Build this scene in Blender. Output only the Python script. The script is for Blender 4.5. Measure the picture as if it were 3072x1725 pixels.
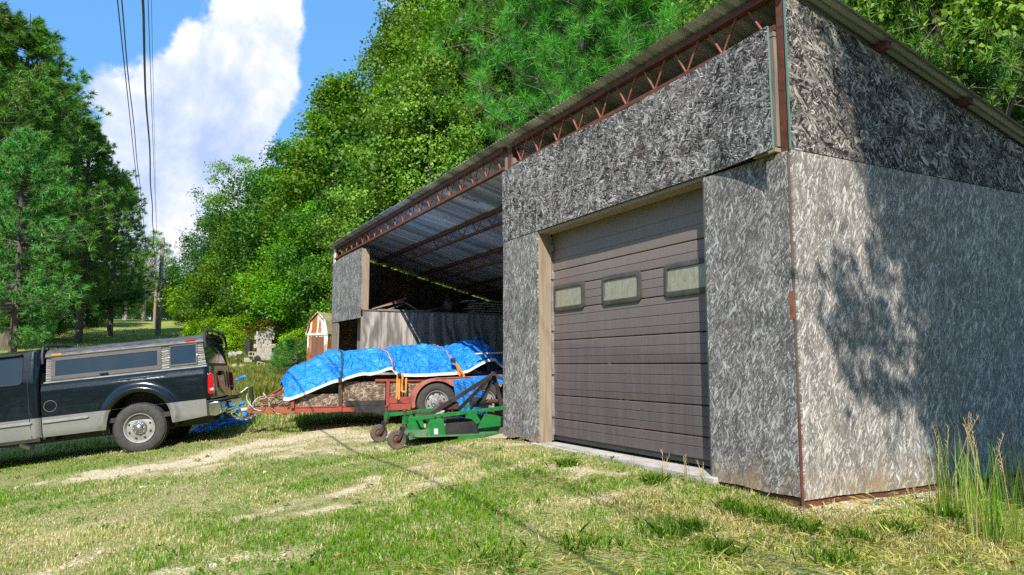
import bpy, math, random
import numpy as np
from mathutils import Vector, Matrix
R = math.radians
random.seed(7); rng = np.random.default_rng(11)
for o in list(bpy.data.objects): bpy.data.objects.remove(o)
sc = bpy.context.scene; COL = sc.collection

# ------------------------------------------------------------------ camera
PITCH, YAW = math.atan(235/2169), R(62.6)
CAM = np.array([3.569, -4.088, 0.895])
cd = bpy.data.cameras.new('camera'); cam = bpy.data.objects.new('camera', cd); COL.objects.link(cam)
cd.sensor_width = 36; cd.lens = 2169/3072*36; cd.clip_start = 0.05; cd.clip_end = 3000
cam.location = CAM; cam.rotation_euler = (R(90)+PITCH, 0, YAW); sc.camera = cam
FW = np.array([-math.sin(YAW)*math.cos(PITCH), math.cos(YAW)*math.cos(PITCH), math.sin(PITCH)])
RT = np.array([math.cos(YAW), math.sin(YAW), 0.]); UP = np.cross(RT, FW)
FH = np.array([-math.sin(YAW), math.cos(YAW), 0.])
def ray(x, y):            # direction of a point of the photograph (surveying aid)
    return FW + RT*(x-1536)/2169 - UP*(y-862.5)/2169
def at_depth(x, y, D):
    d = ray(x, y); return CAM + d*(D/np.dot(d, FH))

# ------------------------------------------------------------------ sun and sky
SUND = Vector((1.54, -1.0, 1.69)).normalized()
SUN_STRENGTH, SKY_STRENGTH, EXPOSURE = 5.0, 0.10, 0.62
sl = bpy.data.lights.new('sun', 'SUN'); so = bpy.data.objects.new('sun', sl); COL.objects.link(so)
so.rotation_euler = SUND.to_track_quat('Z', 'Y').to_euler(); so.location = (20, -15, 30)
sl.energy = SUN_STRENGTH; sl.angle = R(0.4); sl.color = (1.0, 0.94, 0.84)
w = bpy.data.worlds.new("World"); sc.world = w; w.use_nodes = True
sc.cycles.use_denoising = False
sc.view_settings.view_transform = 'Standard'; sc.view_settings.look = 'None'
sc.view_settings.exposure = EXPOSURE; sc.view_settings.gamma = 1; sc.view_settings.use_curve_mapping = False

class G:                  # small node-graph helper
    def __init__(s, nt): s.nt = nt; s.N = nt.nodes; s.L = nt.links
    def n(s, t, ins=None, **kw):
        nd = s.N.new(t)
        for k, v in kw.items(): setattr(nd, k, v)
        for k, v in (ins or {}).items(): s.set(nd, k, v)
        return nd
    def set(s, nd, k, v):
        sk = nd.inputs[k]
        if isinstance(v, bpy.types.NodeSocket): s.L.new(v, sk)
        elif isinstance(v, bpy.types.Node): s.L.new(v.outputs[0], sk)
        else: sk.default_value = v
    def m(s, op, a, b=0.0, c=0.0, clamp=False):
        return s.n('ShaderNodeMath', {0: a, 1: b, 2: c}, operation=op, use_clamp=clamp).outputs[0]
    def vm(s, op, a, b=(0, 0, 0)):
        nd = s.n('ShaderNodeVectorMath', {0: a, 1: b}, operation=op)
        return nd.outputs['Value'] if op in ('DOT_PRODUCT', 'DISTANCE', 'LENGTH') else nd.outputs[0]
    def mix(s, f, a, b, bt='MIX'):
        nd = s.n('ShaderNodeMix', data_type='RGBA', blend_type=bt)
        s.set(nd, 0, f); s.set(nd, 6, a); s.set(nd, 7, b); return nd.outputs[2]
    def ramp(s, f, stops, interp='LINEAR'):
        nd = s.n('ShaderNodeValToRGB', {0: f}); cr = nd.color_ramp; cr.interpolation = interp
        while len(cr.elements) > 1: cr.elements.remove(cr.elements[0])
        cr.elements[0].position = stops[0][0]; cr.elements[0].color = col(stops[0][1])
        for p, c in stops[1:]:
            e = cr.elements.new(p); e.color = col(c)
        return nd.outputs[0]
    def noise(s, v, scale, detail=4, rough=0.55, dist=0.0, out=0):
        return s.n('ShaderNodeTexNoise', {'Vector': v, 'Scale': scale, 'Detail': detail, 'Roughness': rough, 'Distortion': dist}).outputs[out]
    def rng(s, v, a, b, c=0.0, d=1.0):
        return s.n('ShaderNodeMapRange', {0: v, 1: a, 2: b, 3: c, 4: d}).outputs[0]
    def scale(s, v, k): return s.n('ShaderNodeMapping', {'Vector': v, 'Scale': k}).outputs[0]
def col(c):
    if isinstance(c, (int, float)): return (c, c, c, 1)
    return tuple(c) if len(c) == 4 else (*c, 1)

g = G(w.node_tree); w.node_tree.nodes.clear()
sky = g.n('ShaderNodeTexSky', sky_type='NISHITA', sun_disc=False)
sky.sun_elevation = math.asin(SUND.z); sky.sun_rotation = math.atan2(SUND.x, SUND.y)
sky.ozone_density = 3.0; sky.air_density = 1.0; sky.dust_density = 0.4; sky.altitude = 200
dirv = g.n('ShaderNodeTexCoord').outputs['Generated']
blue = g.mix(0.6, sky.outputs[0], (1.3, 3.7, 8.2, 1))
blue = g.mix(1.0, blue, (0.92, 1.02, 1.0, 1), 'MULTIPLY')
# cumulus: fractal cover all round the sky, thicker in a few banks
cover = g.noise(g.scale(dirv, (1, 1, 1.5)), 2.6, 9, 0.56, 0.15)
bank = None
for (x, y, r, s) in [(620, 190, .13, .30), (600, 400, .12, .26), (560, 800, .12, .22), (400, 430, .12, .2), (760, 180, .07, .22), (790, 330, .05, .16), (480, 620, .08, .14), (265, 215, .035, .26), (430, 850, .12, .16), (470, 900, .1, .1),
                     (800, -20, .06, .2), (1180, 60, .05, .14), (120, 110, .13, -.4), (330, 60, .06, -.14), (560, 570, .035, -.2), (960, 470, .09, -.34), (1000, 120, .07, -.30), (835, 60, .04, .14), (130, 300, .07, -.2)]:
    c = Vector(ray(x, y)).normalized()
    d = g.vm('DISTANCE', g.vm('NORMALIZE', dirv), tuple(c))
    v = g.m('MULTIPLY', g.n('ShaderNodeMapRange', {0: d, 1: r*1.6, 2: r*0.2, 3: 0.0, 4: s}, interpolation_type='SMOOTHSTEP').outputs[0], 1.0)
    bank = v if bank is None else g.m('ADD', bank, v)
fine = g.noise(dirv, 12, 10, 0.66)
cov = g.m('ADD', g.m('ADD', g.m('MULTIPLY_ADD', cover, 1.35, -.17), g.m('MULTIPLY', bank, .85)), g.m('MULTIPLY', g.m('SUBTRACT', fine, 0.5), 0.60))
mask = g.n('ShaderNodeMapRange', {0: cov, 1: 0.56, 2: 0.70, 3: 0.0, 4: 1.0}, interpolation_type='SMOOTHSTEP').outputs[0]
lump = g.noise(g.vm('ADD', dirv, (3.1, 1.7, 0.35)), 5.5, 8, 0.6, 0.2)
tone = g.ramp(g.m('ADD', g.m('MULTIPLY', lump, 0.9), g.m('MULTIPLY', fine, 0.12)), [(0.40, (3.4, 4.3, 6.6)), (0.50, (5.2, 5.8, 7.3)), (0.57, (7.2, 7.2, 7.8)), (.66, (8.6, 8.4, 8.3))])
skyc = g.mix(mask, blue, tone)
bg = g.n('ShaderNodeBackground', {0: skyc, 1: SKY_STRENGTH}); g.L.new(bg.outputs[0], g.n('ShaderNodeOutputWorld').inputs[0])

# ------------------------------------------------------------------ terrain
PTS = [(3.57,-4.09,-.47),(0,0,-.07),(.3,1.5,-.07),(1.5,4,-.02),(3,2,-.12),(6,5,0),(-1,-.25,-.035),(-2.5,-.25,.0),(-4.3,-.25,-.01),(-4,1.5,.02),(-2,3,.02),
       (-6,-.84,-.22),(-5.2,.3,-.05),(-8.12,.52,-.075),(-9.1,.9,-.07),(-7.5,3,-.03),(-11,-.3,.0),(-11,4,.05),(-13.7,-.5,.1),(-9.4,-3.99,-.454),(-11.2,-3.5,-.42),(-10.4,-7.4,-.87),(-12.4,-6.9,-.83),
       (-7.5,-1.9,-.27),(-2,-4.9,-.55),(-4,-3,-.37),(0,-4,-.43),(5,-8,-.9),(-2,-8,-.88),(-6,-12,-1.3),(10,-3,-.35),(10,5,.1),(-8.5,-2.6,-.32),
       (-19.7,1,.38),(-15.6,-2,.1),(-22,-3,.35),(-31,1,1.0),(-26.6,-8,.45),(-44.8,-10.6,1.95),(-54.8,-8,2.9),(-57.7,-2.8,3.2),(-78,.4,5.35),(-76,-20,5.0),(-70,12,5.0),
       (-45,8,2.6),(-30,10,1.6),(-20,14,1.2),(-8,14,.7),(-5,25,2.0),(10,20,1.2),(-30,30,4),(-60,35,6),(20,0,0),(20,-20,-1.5),(-30,-30,0),(-60,-45,3),(25,30,3),(0,-30,-3)]
PA = np.array(PTS, float)
def _k(r): return r
_n = len(PA); _A = np.zeros((_n+3, _n+3)); _D = np.linalg.norm(PA[:, None, :2]-PA[None, :, :2], axis=2)
_A[:_n, :_n] = -_k(_D) - np.eye(_n)*0.25; _A[:_n, _n] = 1; _A[:_n, _n+1:] = PA[:, :2]; _A[_n, :_n] = 1; _A[_n+1:, :_n] = PA[:, :2].T
_A[:_n, :_n] = _k(_D) - np.eye(_n)*0.0
_W = np.linalg.solve(_A + np.diag([1e-9]*_n+[0]*3), np.r_[PA[:, 2], 0, 0, 0])
def gz(x, y):
    x = np.atleast_1d(np.asarray(x, float)); y = np.atleast_1d(np.asarray(y, float)); out = np.empty(x.shape)
    fx, fy = x.ravel(), y.ravel(); res = np.empty(fx.shape)
    for i in range(0, len(fx), 20000):
        X, Y = fx[i:i+20000], fy[i:i+20000]
        d = np.sqrt((X[:, None]-PA[None, :, 0])**2+(Y[:, None]-PA[None, :, 1])**2+0.35)
        res[i:i+20000] = d@_W[:_n] + _W[_n] + _W[_n+1]*X + _W[_n+2]*Y
    r = np.hypot(fx+2, fy)            # beyond the lawn's crest the land levels out
    t = np.clip((r-84)/40, 0, 1); t = t*t*(3-2*t)
    res = res*(1-t) + t*np.minimum(res, 4.6)
    return res.reshape(x.shape)
# refit for the softened distance
_A[:_n, :_n] = np.sqrt(_D**2+0.35)
_W = np.linalg.solve(_A, np.r_[PA[:, 2], 0, 0, 0])
def g1(x, y): return float(gz(x, y)[0])
def on_ground(px, py):
    d = ray(px, py); D = 3.0
    for _ in range(60):
        p = CAM + d*(D/np.dot(d, FH)); e = p[2]-g1(p[0], p[1])
        if abs(e) < .004: break
        D = max(1.0, D + e*0.5*D/max(.4, abs(CAM[2]-p[2])+.3))
        if D > 90: break
    return p
def hash2(ix, iy, s=0):
    h = (ix*374761393 + iy*668265263 + s*1442695041) & 0xffffffff
    h = ((h ^ (h >> 13))*1274126177) & 0xffffffff
    return ((h ^ (h >> 16)) & 0xffff)/65535.
def vnoise(x, y, s=0):
    ix = np.floor(x).astype(np.int64); iy = np.floor(y).astype(np.int64); fx = x-ix; fy = y-iy
    fx = fx*fx*(3-2*fx); fy = fy*fy*(3-2*fy)
    a, b, c, d = hash2(ix, iy, s), hash2(ix+1, iy, s), hash2(ix, iy+1, s), hash2(ix+1, iy+1, s)
    return (a*(1-fx)+b*fx)*(1-fy)+(c*(1-fx)+d*fx)*fy
def fbm(x, y, s=0, o=4):
    v = 0; a = .5; t = 0
    for i in range(o): v = v + a*vnoise(x*2**i, y*2**i, s+i*17); t += a; a *= .5
    return v/t
# bare, pale limestone streaks left by wheels: (photo px) start, end, width m, strength
STREAK = [((300,1425),(640,1375),.30,1.15),((600,1380),(820,1320),.32,1.1),((800,1325),(1020,1285),.38,1.0),((1000,1300),(1180,1310),.45,.8),((830,1345),(1150,1350),.40,.6),((1180,1340),(1480,1330),.3,.5),((640,1400),(900,1370),.25,.6),((330,1400),(200,1450),.14,.4),
          ((720,1560),(1080,1470),.16,.62),((1000,1485),(1190,1425),.18,.85),((470,1630),(760,1545),.15,.4),((1180,1480),(1420,1400),.16,.55),((1400,1410),(1640,1370),.2,.5),
          ((160,1590),(420,1560),.15,.4),((200,1690),(420,1640),.2,.55),((430,1715),(760,1690),.16,.5),((1640,1380),(2050,1440),.14,.65),((1820,1520),(1960,1495),.13,.75),
          ((2200,1600),(2700,1620),.3,.4),((880,1560),(1100,1500),.1,.4),((0,1520),(180,1500),.12,.3),((60,1640),(230,1610),.12,.35),((2420,1530),(2700,1500),.12,.9),((2600,1470),(2900,1470),.12,.6),((900,1330),(1180,1340),.3,.45)]
SEG = []
for a, b, wd, st in STREAK:
    p, q = on_ground(*a), on_ground(*b); SEG.append((p[0], p[1], q[0], q[1], wd, st))
def bare(x, y):
    wx = x + (fbm(x*1.7, y*1.7, 5, 5)-.5)*1.0; wy = y + (fbm(x*1.7, y*1.7, 9, 5)-.5)*1.0
    v = np.zeros(x.shape)
    for x0, y0, x1, y1, wd, st in SEG:
        dx, dy = x1-x0, y1-y0; t = np.clip(((wx-x0)*dx+(wy-y0)*dy)/(dx*dx+dy*dy+1e-9), 0, 1)
        d = np.hypot(wx-x0-t*dx, wy-y0-t*dy); v = np.maximum(v, st*np.exp(-(d/(wd*1.35))**1.6*0.8))
    n = fbm(x*3.1, y*3.1, 31); v = v + np.clip(n-.55, 0, 1)*1.0*np.exp(-np.hypot(x+3, y+2.5)/14)
    v = v*np.clip(.0+1.9*fbm(x*5.5, y*5.5, 77, 5), 0, 1.1)*.85
    ins = ((x > -13.5) & (x < -.05) & (y > .12)); v = np.where(ins, .8, v)
    return np.clip(v, 0, 1)

def warp_axis(lo, hi, n, c, k):
    t = np.linspace(math.asinh((lo-c)/k), math.asinh((hi-c)/k), n); return c+k*np.sinh(t)
gx = warp_axis(-900, 700, 520, -1.0, 3.2); gy = warp_axis(-700, 800, 480, -2.2, 2.6)
XX, YY = np.meshgrid(gx, gy, indexing='ij')
ZZ = gz(XX, YY) + (fbm(XX*2.2, YY*2.2, 3)-.5)*.035*np.exp(-np.hypot(XX+2, YY+2)/40) + (fbm(XX*8, YY*8, 4)-.5)*.018
def np_mesh(name, V, F, nper, mat, attr=None, smooth=False):
    me = bpy.data.meshes.new(name); nV, nF = len(V), len(F)
    me.vertices.add(nV); me.vertices.foreach_set('co', np.asarray(V, np.float32).ravel())
    me.loops.add(nF*nper); me.loops.foreach_set('vertex_index', np.asarray(F, np.int32).ravel())
    me.polygons.add(nF); me.polygons.foreach_set('loop_start', np.arange(0, nF*nper, nper, dtype=np.int32))
    if smooth: me.polygons.foreach_set('use_smooth', np.ones(nF, bool))
    for k, (typ, arr) in (attr or {}).items():
        at = me.attributes.new(k, typ, 'POINT'); at.data.foreach_set('color' if typ == 'FLOAT_COLOR' else 'value', np.asarray(arr, np.float32).ravel())
    if mat: me.materials.append(mat)
    me.update(calc_edges=True); return me
def link(name, me, parent=None, **props):
    o = bpy.data.objects.new(name, me); COL.objects.link(o)
    if parent: o.parent = parent
    for k, v in props.items():
        if v: o[k] = v
    return o
def empty(name, loc=(0, 0, 0), rz=0.0, label=None, category=None, group=None, mat=None):
    o = bpy.data.objects.new(name, None); COL.objects.link(o); o.empty_display_size = .2
    if mat is not None: o.matrix_world = mat
    else: o.location = loc; o.rotation_euler = (0, 0, rz)
    if label: o['label'] = label
    if category: o['category'] = category
    if group: o['group'] = group
    return o

# ------------------------------------------------------------------ materials
def mat_new(name):
    m = bpy.data.materials.new(name); m.use_nodes = True; m.node_tree.nodes.clear(); g = G(m.node_tree)
    out = g.n('ShaderNodeOutputMaterial'); return m, g, out
def principled(g, out, **kw):
    b = g.n('ShaderNodeBsdfPrincipled')
    for k, v in kw.items():
        g.set(b, {'base': 'Base Color', 'rough': 'Roughness', 'metal': 'Metallic', 'normal': 'Normal', 'spec': 'Specular IOR Level', 'coat': 'Coat Weight', 'trans': 'Transmission Weight', 'alpha': 'Alpha'}[k], v)
    g.L.new(b.outputs[0], out.inputs[0]); return b
def bump(g, h, strength=.5, dist=.01):
    return g.n('ShaderNodeBump', {'Height': h, 'Strength': strength, 'Distance': dist}).outputs[0]
def simple(name, c1, c2=None, rough=.6, metal=0, scale=6, bs=.3, bd=.004, bscale=60, stain=None, stretch=(1, 1, 1), coat=0, spec=.5, detail=6):
    m, g, out = mat_new(name); v = g.scale(g.n('ShaderNodeTexCoord').outputs['Object'], stretch)
    c2 = c2 or tuple(x*.6 for x in c1)
    f = g.noise(v, scale, detail, .6); c = g.mix(g.rng(f, .35, .65), col(c1), col(c2))
    if stain:
        s = g.noise(v, scale*.6, 8, .7, .3); c = g.mix(g.rng(s, stain[1], stain[1]+.08), c, col(stain[0]))
    b = g.noise(v, bscale, 5, .6)
    principled(g, out, base=c, rough=g.rng(b, .3, .7, max(.04, rough-.08), min(1, rough+.08)), metal=metal, normal=bump(g, b, bs, bd), coat=coat, spec=spec)
    return m
def osb(name, axis, width, spread, base, lo, hi, brown, contrast=1.0, gain=1.0):
    """weathered strand board: several layers of long flakes, each layer lying its own way"""
    m, g, out = mat_new(name); tc = g.n('ShaderNodeTexCoord').outputs['Object']
    s = g.n('ShaderNodeSeparateXYZ', {0: tc}); h = s.outputs[0] if axis == 'x' else s.outputs[1]; z = s.outputs[2]
    p = g.n('ShaderNodeCombineXYZ', {0: h, 1: z, 2: 0.0}).outputs[0]
    p = g.vm('ADD', p, g.n('ShaderNodeCombineXYZ', {0: g.m('MULTIPLY', g.n('ShaderNodeObjectInfo').outputs['Random'], 7.0), 1: 0.0}).outputs[0])
    warp = g.vm('MULTIPLY', g.vm('SUBTRACT', g.noise(p, 7, 2, .5, 0, 1), (.5, .5, .5)), (.05, .05, 0)); res = None; N = 9
    for i in range(N):
        ang = base+spread*((i*0.618034) % 1-.5); k = width*(1, 1.35, .8, 1.15, .62, 1.5, .9, 1.7, 1.2)[i]
        q = g.vm('ADD', g.vm('ADD', p, warp), (i*3.71, i*5.13, 0)); rot = g.n('ShaderNodeVectorRotate', {'Vector': q, 'Angle': ang}, rotation_type='Z_AXIS').outputs[0]
        fv = g.n('ShaderNodeTexVoronoi', {'Vector': g.scale(rot, (1, .16, 1)), 'Scale': k}, voronoi_dimensions='2D'); fc = g.n('ShaderNodeSeparateColor', {0: fv.outputs['Color']})
        tone = g.m('MULTIPLY', g.m('POWER', fc.outputs[0], 1.35), g.rng(fv.outputs['Distance'], .25, .65, 1.0, .45))
        if res is None: res = tone
        else: res = g.n('ShaderNodeMix', {0: g.m('GREATER_THAN', fc.outputs[2], .72), 2: res, 3: tone}).outputs[0]
    for i, (ang, k, th) in enumerate(((base+.3, width*.55, .88), (base-spread*.3, width*.62, .90), (base+spread*.36, width*.48, .92))):
        q = g.vm('ADD', g.vm('ADD', p, warp), (i*7.3, 11+i*2.1, 0)); rot = g.n('ShaderNodeVectorRotate', {'Vector': q, 'Angle': ang}, rotation_type='Z_AXIS').outputs[0]
        fv = g.n('ShaderNodeTexVoronoi', {'Vector': g.scale(rot, (1, .24, 1)), 'Scale': k}, voronoi_dimensions='2D'); fc = g.n('ShaderNodeSeparateColor', {0: fv.outputs['Color']})
        fibr = g.noise(g.scale(rot, (1, .08, 1)), k*3, 3, .6); tone = g.m('ADD', g.m('MULTIPLY', fc.outputs[0], .70), g.m('MULTIPLY', g.m('SUBTRACT', fibr, .45), .9))
        res = g.n('ShaderNodeMix', {0: g.m('GREATER_THAN', fc.outputs[2], th), 2: res, 3: tone}).outputs[0]
    streak = g.noise(g.scale(p, (1, .10, 1)), 9, 5, .65)
    fib = g.noise(g.n('ShaderNodeVectorRotate', {'Vector': p, 'Angle': base}, rotation_type='Z_AXIS').outputs[0] if False else g.scale(p, (1, .35, 1)), 120, 3, .7)
    big = g.noise(p, 1.7, 5, .62); mid = g.noise(p, 6, 4, .6)
    v = g.m('ADD', g.m('MULTIPLY', res, gain), g.m('ADD', g.m('MULTIPLY', g.m('SUBTRACT', fib, .5), .30), g.m('ADD', g.m('MULTIPLY', g.m('SUBTRACT', big, .5), .45), g.m('ADD', g.m('MULTIPLY', g.m('SUBTRACT', mid, .5), .75), g.m('MULTIPLY', g.m('SUBTRACT', streak, .5), .45)))))
    c = g.ramp(g.m('MULTIPLY', v, contrast), [(.05, lo), (.42, tuple(a*.55+b*.30 for a, b in zip(lo, hi))), (.85, hi)])
    c = g.mix(g.m('MULTIPLY', g.rng(g.noise(g.vm('ADD', p, (5, 2, 0)), 3.0, 6, .7), .52, .70), .5), c, col(brown), 'MIX')
    low = g.m('MULTIPLY', g.rng(g.m('ADD', z, g.m('MULTIPLY', big, .25)), .36, .16), g.rng(g.noise(p, 5, 5, .6), .4, .6))   # rain splash above the ground
    c = g.mix(g.m('MULTIPLY', low, .7), c, (.30, .21, .11, 1))
    principled(g, out, base=c, rough=.85, spec=.25, normal=bump(g, v, .6, .006))
    return m
M = {}
M['osb_up'] = osb('osb_dark_front', 'x', 104, 3.14, .5, (.013, .012, .012), (.66, .63, .62), (.085, .05, .045), .80)
M['osb_lo'] = osb('osb_grey_front', 'x', 122, 1.5, .10, (.075, .072, .07), (.50, .485, .475), (.20, .165, .145), 1.08, .9)
M['osb_ry'] = osb('osb_dark_side', 'y', 90, 2.8, 1.3, (.012, .010, .010), (.62, .56, .50), (.10, .07, .05), .86)
M['osb_rl'] = osb('osb_pale_side', 'y', 118, 1.2, .06, (.15, .138, .125), (.62, .575, .53), (.28, .24, .205), 1.2, .92)
M['osb_in'] = osb('osb_inside', 'y', 50, 3.14, 0, (.10, .06, .04), (.40, .25, .16), (.12, .08, .055), 1.0)
M['edge'] = simple('green_sealed_edge', (.07, .21, .18), (.13, .20, .18), .8, bscale=180, bs=.6, bd=.004)
M['rust'] = simple('rusty_red_steel', (.16, .045, .025), (.075, .028, .02), .75, scale=9, stain=((.05, .02, .015), .56))
M['rust2'] = simple('rusty_truss_rod', (.30, .095, .05), (.17, .055, .035), .75, scale=14)
M['wood'] = simple('pale_lumber', (.33, .255, .18), (.22, .17, .12), .75, scale=3, stretch=(9, 9, .8), bscale=14, bs=.5, stain=((.22, .14, .08), .62))
M['woodg'] = simple('grey_lumber', (.26, .22, .18), (.14, .12, .10), .8, scale=3, stretch=(9, 9, .8), bscale=14, bs=.5)
M['woodd'] = simple('dark_lumber', (.13, .105, .085), (.07, .058, .048), .85, scale=4, stretch=(3, 3, 1))
M['conc'] = simple('concrete', (.48, .45, .40), (.34, .32, .29), .9, scale=5, bscale=90, bs=.6, bd=.005, stain=((.26, .22, .17), .6))
M['block'] = simple('concrete_block', (.40, .36, .31), (.28, .26, .23), .95, scale=4, bscale=80, bs=.7, bd=.006, stain=((.17, .16, .13), .6))
M['black'] = simple('black_plastic', (.018, .018, .02), (.03, .03, .032), .45, bs=.1)
M['blackm'] = simple('black_painted_steel', (.022, .022, .024), (.05, .045, .042), .5, bs=.25, stain=((.10, .06, .04), .66))
M['rubber'] = simple('tyre_rubber', (.035, .034, .033), (.06, .056, .052), .85, scale=12, bscale=90, bs=.4)
M['rubberb'] = simple('dusty_rubber', (.13, .10, .08), (.07, .055, .045), .9, scale=10)
M['alu'] = simple('wheel_silver', (.42, .41, .40), (.32, .31, .30), .42, metal=.4, scale=8, bs=.1)
M['hubc'] = simple('dull_chrome', (.5, .5, .5), (.32, .32, .32), .28, metal=.9, scale=30)
M['chrome'] = simple('chrome', (.75, .75, .76), (.6, .6, .6), .12, metal=1, bs=.05)
M['galv'] = simple('galvanised', (.45, .47, .48), (.3, .31, .32), .45, metal=.7)
M['green'] = simple('green_paint', (.012, .15, .035), (.02, .20, .045), .38, scale=10, bs=.15, stain=((.12, .15, .06), .62))
M['greend'] = simple('green_deck_dusty', (.06, .17, .07), (.14, .19, .11), .5, scale=6, bs=.2, stain=((.20, .10, .05), .6))
M['red'] = simple('red_trailer_paint', (.33, .065, .045), (.25, .05, .035), .55, scale=7, bs=.3, stain=((.15, .06, .035), .62))
M['redf'] = simple('faded_fender_red', (.36, .10, .07), (.40, .17, .12), .6, scale=12, bs=.3, stain=((.45, .33, .26), .60))
M['paint'] = simple('black_green_car_paint', (.003, .006, .009), (.004, .008, .011), .2, bs=0, coat=.7, spec=.4)
M['silver'] = simple('silver_car_paint', (.25, .25, .24), (.22, .215, .205), .36, metal=.3, bs=.05, coat=.5, scale=3, stain=((.30, .26, .21), .70))
M['glass'] = simple('dark_window_glass', (.010, .022, .034), (.012, .026, .038), .08, bs=0, coat=.4, spec=.5)
M['frameg'] = simple('grey_window_frame', (.062, .053, .046), (.042, .037, .034), .6)
M['trim'] = simple('grey_rub_strip', (.20, .20, .19), (.28, .28, .27), .4)
M['redl'] = simple('red_lens', (.45, .004, .006), (.5, .006, .008), .12, bs=0, coat=1)
M['clearl'] = simple('clear_lens', (.5, .48, .46), None, .2, bs=0)
M['amber'] = simple('amber_lens', (.75, .30, .01), None, .2, bs=0)
M['winf'] = simple('window_surround', (.075, .065, .055), (.045, .04, .036), .55, scale=9)
M['white'] = simple('white_plastic', (.75, .75, .74), (.6, .6, .58), .5)
M['strap_o'] = simple('orange_strap', (.72, .30, .05), (.60, .24, .05), .7, bscale=200)
M['strap_p'] = simple('faded_orange_strap', (.62, .27, .2), (.5, .2, .15), .7)
M['strap_g'] = simple('dark_green_strap', (.01, .045, .035), (.015, .07, .05), .6)
M['pole'] = simple('weathered_pole', (.34, .29, .24), (.20, .17, .14), .85, scale=3, stretch=(6, 6, .3))
M['wire'] = simple('cable_black', (.05, .05, .055), (.09, .09, .09), .6)
M['bark'] = simple('bark', (.17, .14, .11), (.07, .055, .045), .9, scale=5, stretch=(3, 3, .6), bscale=18, bs=.9, bd=.03)
M['barkp'] = simple('pale_bark', (.36, .33, .29), (.18, .16, .14), .9, scale=5, stretch=(3, 3, .6), bscale=18, bs=.8, bd=.02)
M['plasticbag'] = simple('pale_plastic_sheet', (.55, .58, .6), (.4, .43, .45), .4, bscale=14, bs=1, bd=.03)
M['lumber'] = simple('stacked_boards', (.42, .38, .34), (.28, .25, .22), .85, stretch=(1, 8, 1))
M['blacktube'] = simple('hydraulic_black', (.05, .05, .05), (.12, .1, .09), .6)

def m_roof():
    m, g, out = mat_new('corrugated_roof'); tc = g.n('ShaderNodeTexCoord').outputs['Object']
    refl_bands = g.noise(g.scale(tc, (3.2, .12, .1)), 1.0, 3, .6); fine = g.noise(g.scale(tc, (14, .8, 1)), 1.0, 6, .65)  # blue-grey reflection stripes along the slope, painted into the base colour
    c = g.mix(g.rng(refl_bands, .38, .62), (.20, .22, .245, 1), (.60, .63, .68, 1)); c = g.mix(g.m('MULTIPLY', g.rng(fine, .45, .7), .5), c, (.13, .115, .085, 1))
    rs = g.n('ShaderNodeTexCoord'); rust = g.noise(g.scale(tc, (1.6, .5, 1)), 1.1, 6, .7); c = g.mix(g.rng(rust, .63, .70), c, (.16, .07, .03, 1))
    principled(g, out, base=c, rough=g.rng(fine, .3, .7, .38, .6), metal=.25, normal=bump(g, g.noise(tc, 25, 4), .2, .004)); return m
def m_ply():
    m, g, out = mat_new('weathered_plywood'); tc = g.n('ShaderNodeTexCoord').outputs['Object']
    q = g.vm('ADD', tc, g.n('ShaderNodeCombineXYZ', {1: g.m('MULTIPLY', g.n('ShaderNodeObjectInfo').outputs['Random'], 9)}).outputs[0])
    wv = g.n('ShaderNodeTexWave', {'Vector': g.scale(q, (1, 1, .22)), 'Scale': 1.1, 'Distortion': 14.0, 'Detail': 4.0, 'Detail Scale': 1.6, 'Detail Roughness': .65}, wave_type='BANDS', bands_direction='Y')
    st = g.noise(g.scale(q, (8, 8, .5)), 4, 6, .7)
    f = g.m('ADD', g.m('MULTIPLY', wv.outputs[1], .5), g.m('MULTIPLY', st, .6)); big = g.noise(q, 1.2, 4)
    c = g.ramp(g.m('ADD', f, g.m('MULTIPLY', g.m('SUBTRACT', big, .5), .5)), [(.15, (.10, .09, .08)), (.5, (.27, .245, .22)), (.85, (.44, .40, .36))])
    principled(g, out, base=c, rough=.85, spec=.2, normal=bump(g, f, .5, .004)); return m
def m_door():
    m, g, out = mat_new('brown_garage_door'); tc = g.n('ShaderNodeTexCoord').outputs['Object']; s = g.n('ShaderNodeSeparateXYZ', {0: tc})
    st = g.noise(g.scale(tc, (6, 1, .5)), 3, 7, .7); st2 = g.noise(g.scale(tc, (11, 1, 1.2)), 3, 7, .75); big = g.noise(g.scale(tc, (.7, 1, 1)), 1.6, 4)
    fade = g.rng(s.outputs[2], .6, 2.1)              # lighter towards the top
    c = g.mix(fade, (.088, .069, .074, 1), (.185, .15, .135, 1)); c = g.mix(g.m('MULTIPLY', g.rng(st, .42, .68), .25), c, (.20, .175, .17, 1))
    c = g.mix(g.m('MULTIPLY', g.rng(st2, .5, .75), .2), c, (.055, .045, .045, 1)); c = g.mix(g.rng(g.noise(tc, 7, 7, .7), .68, .72), c, (.2, .12, .06, 1))
    c = g.mix(g.m('MULTIPLY', g.rng(big, .5, .7), .3), c, (.13, .09, .08, 1))
    principled(g, out, base=c, rough=.48, spec=.45, normal=bump(g, g.m('ADD', st2, g.noise(tc, 140, 3)), .12, .003)); return m
def m_pane():
    m, g, out = mat_new('dirty_door_pane'); tc = g.n('ShaderNodeTexCoord').outputs['Object']
    f = g.noise(g.scale(tc, (18, 1, 5)), 3, 7, .8); c = g.mix(g.rng(f, .35, .7), (.17, .165, .12, 1), (.37, .35, .26, 1))
    principled(g, out, base=c, rough=.35, spec=.6); return m
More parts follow.
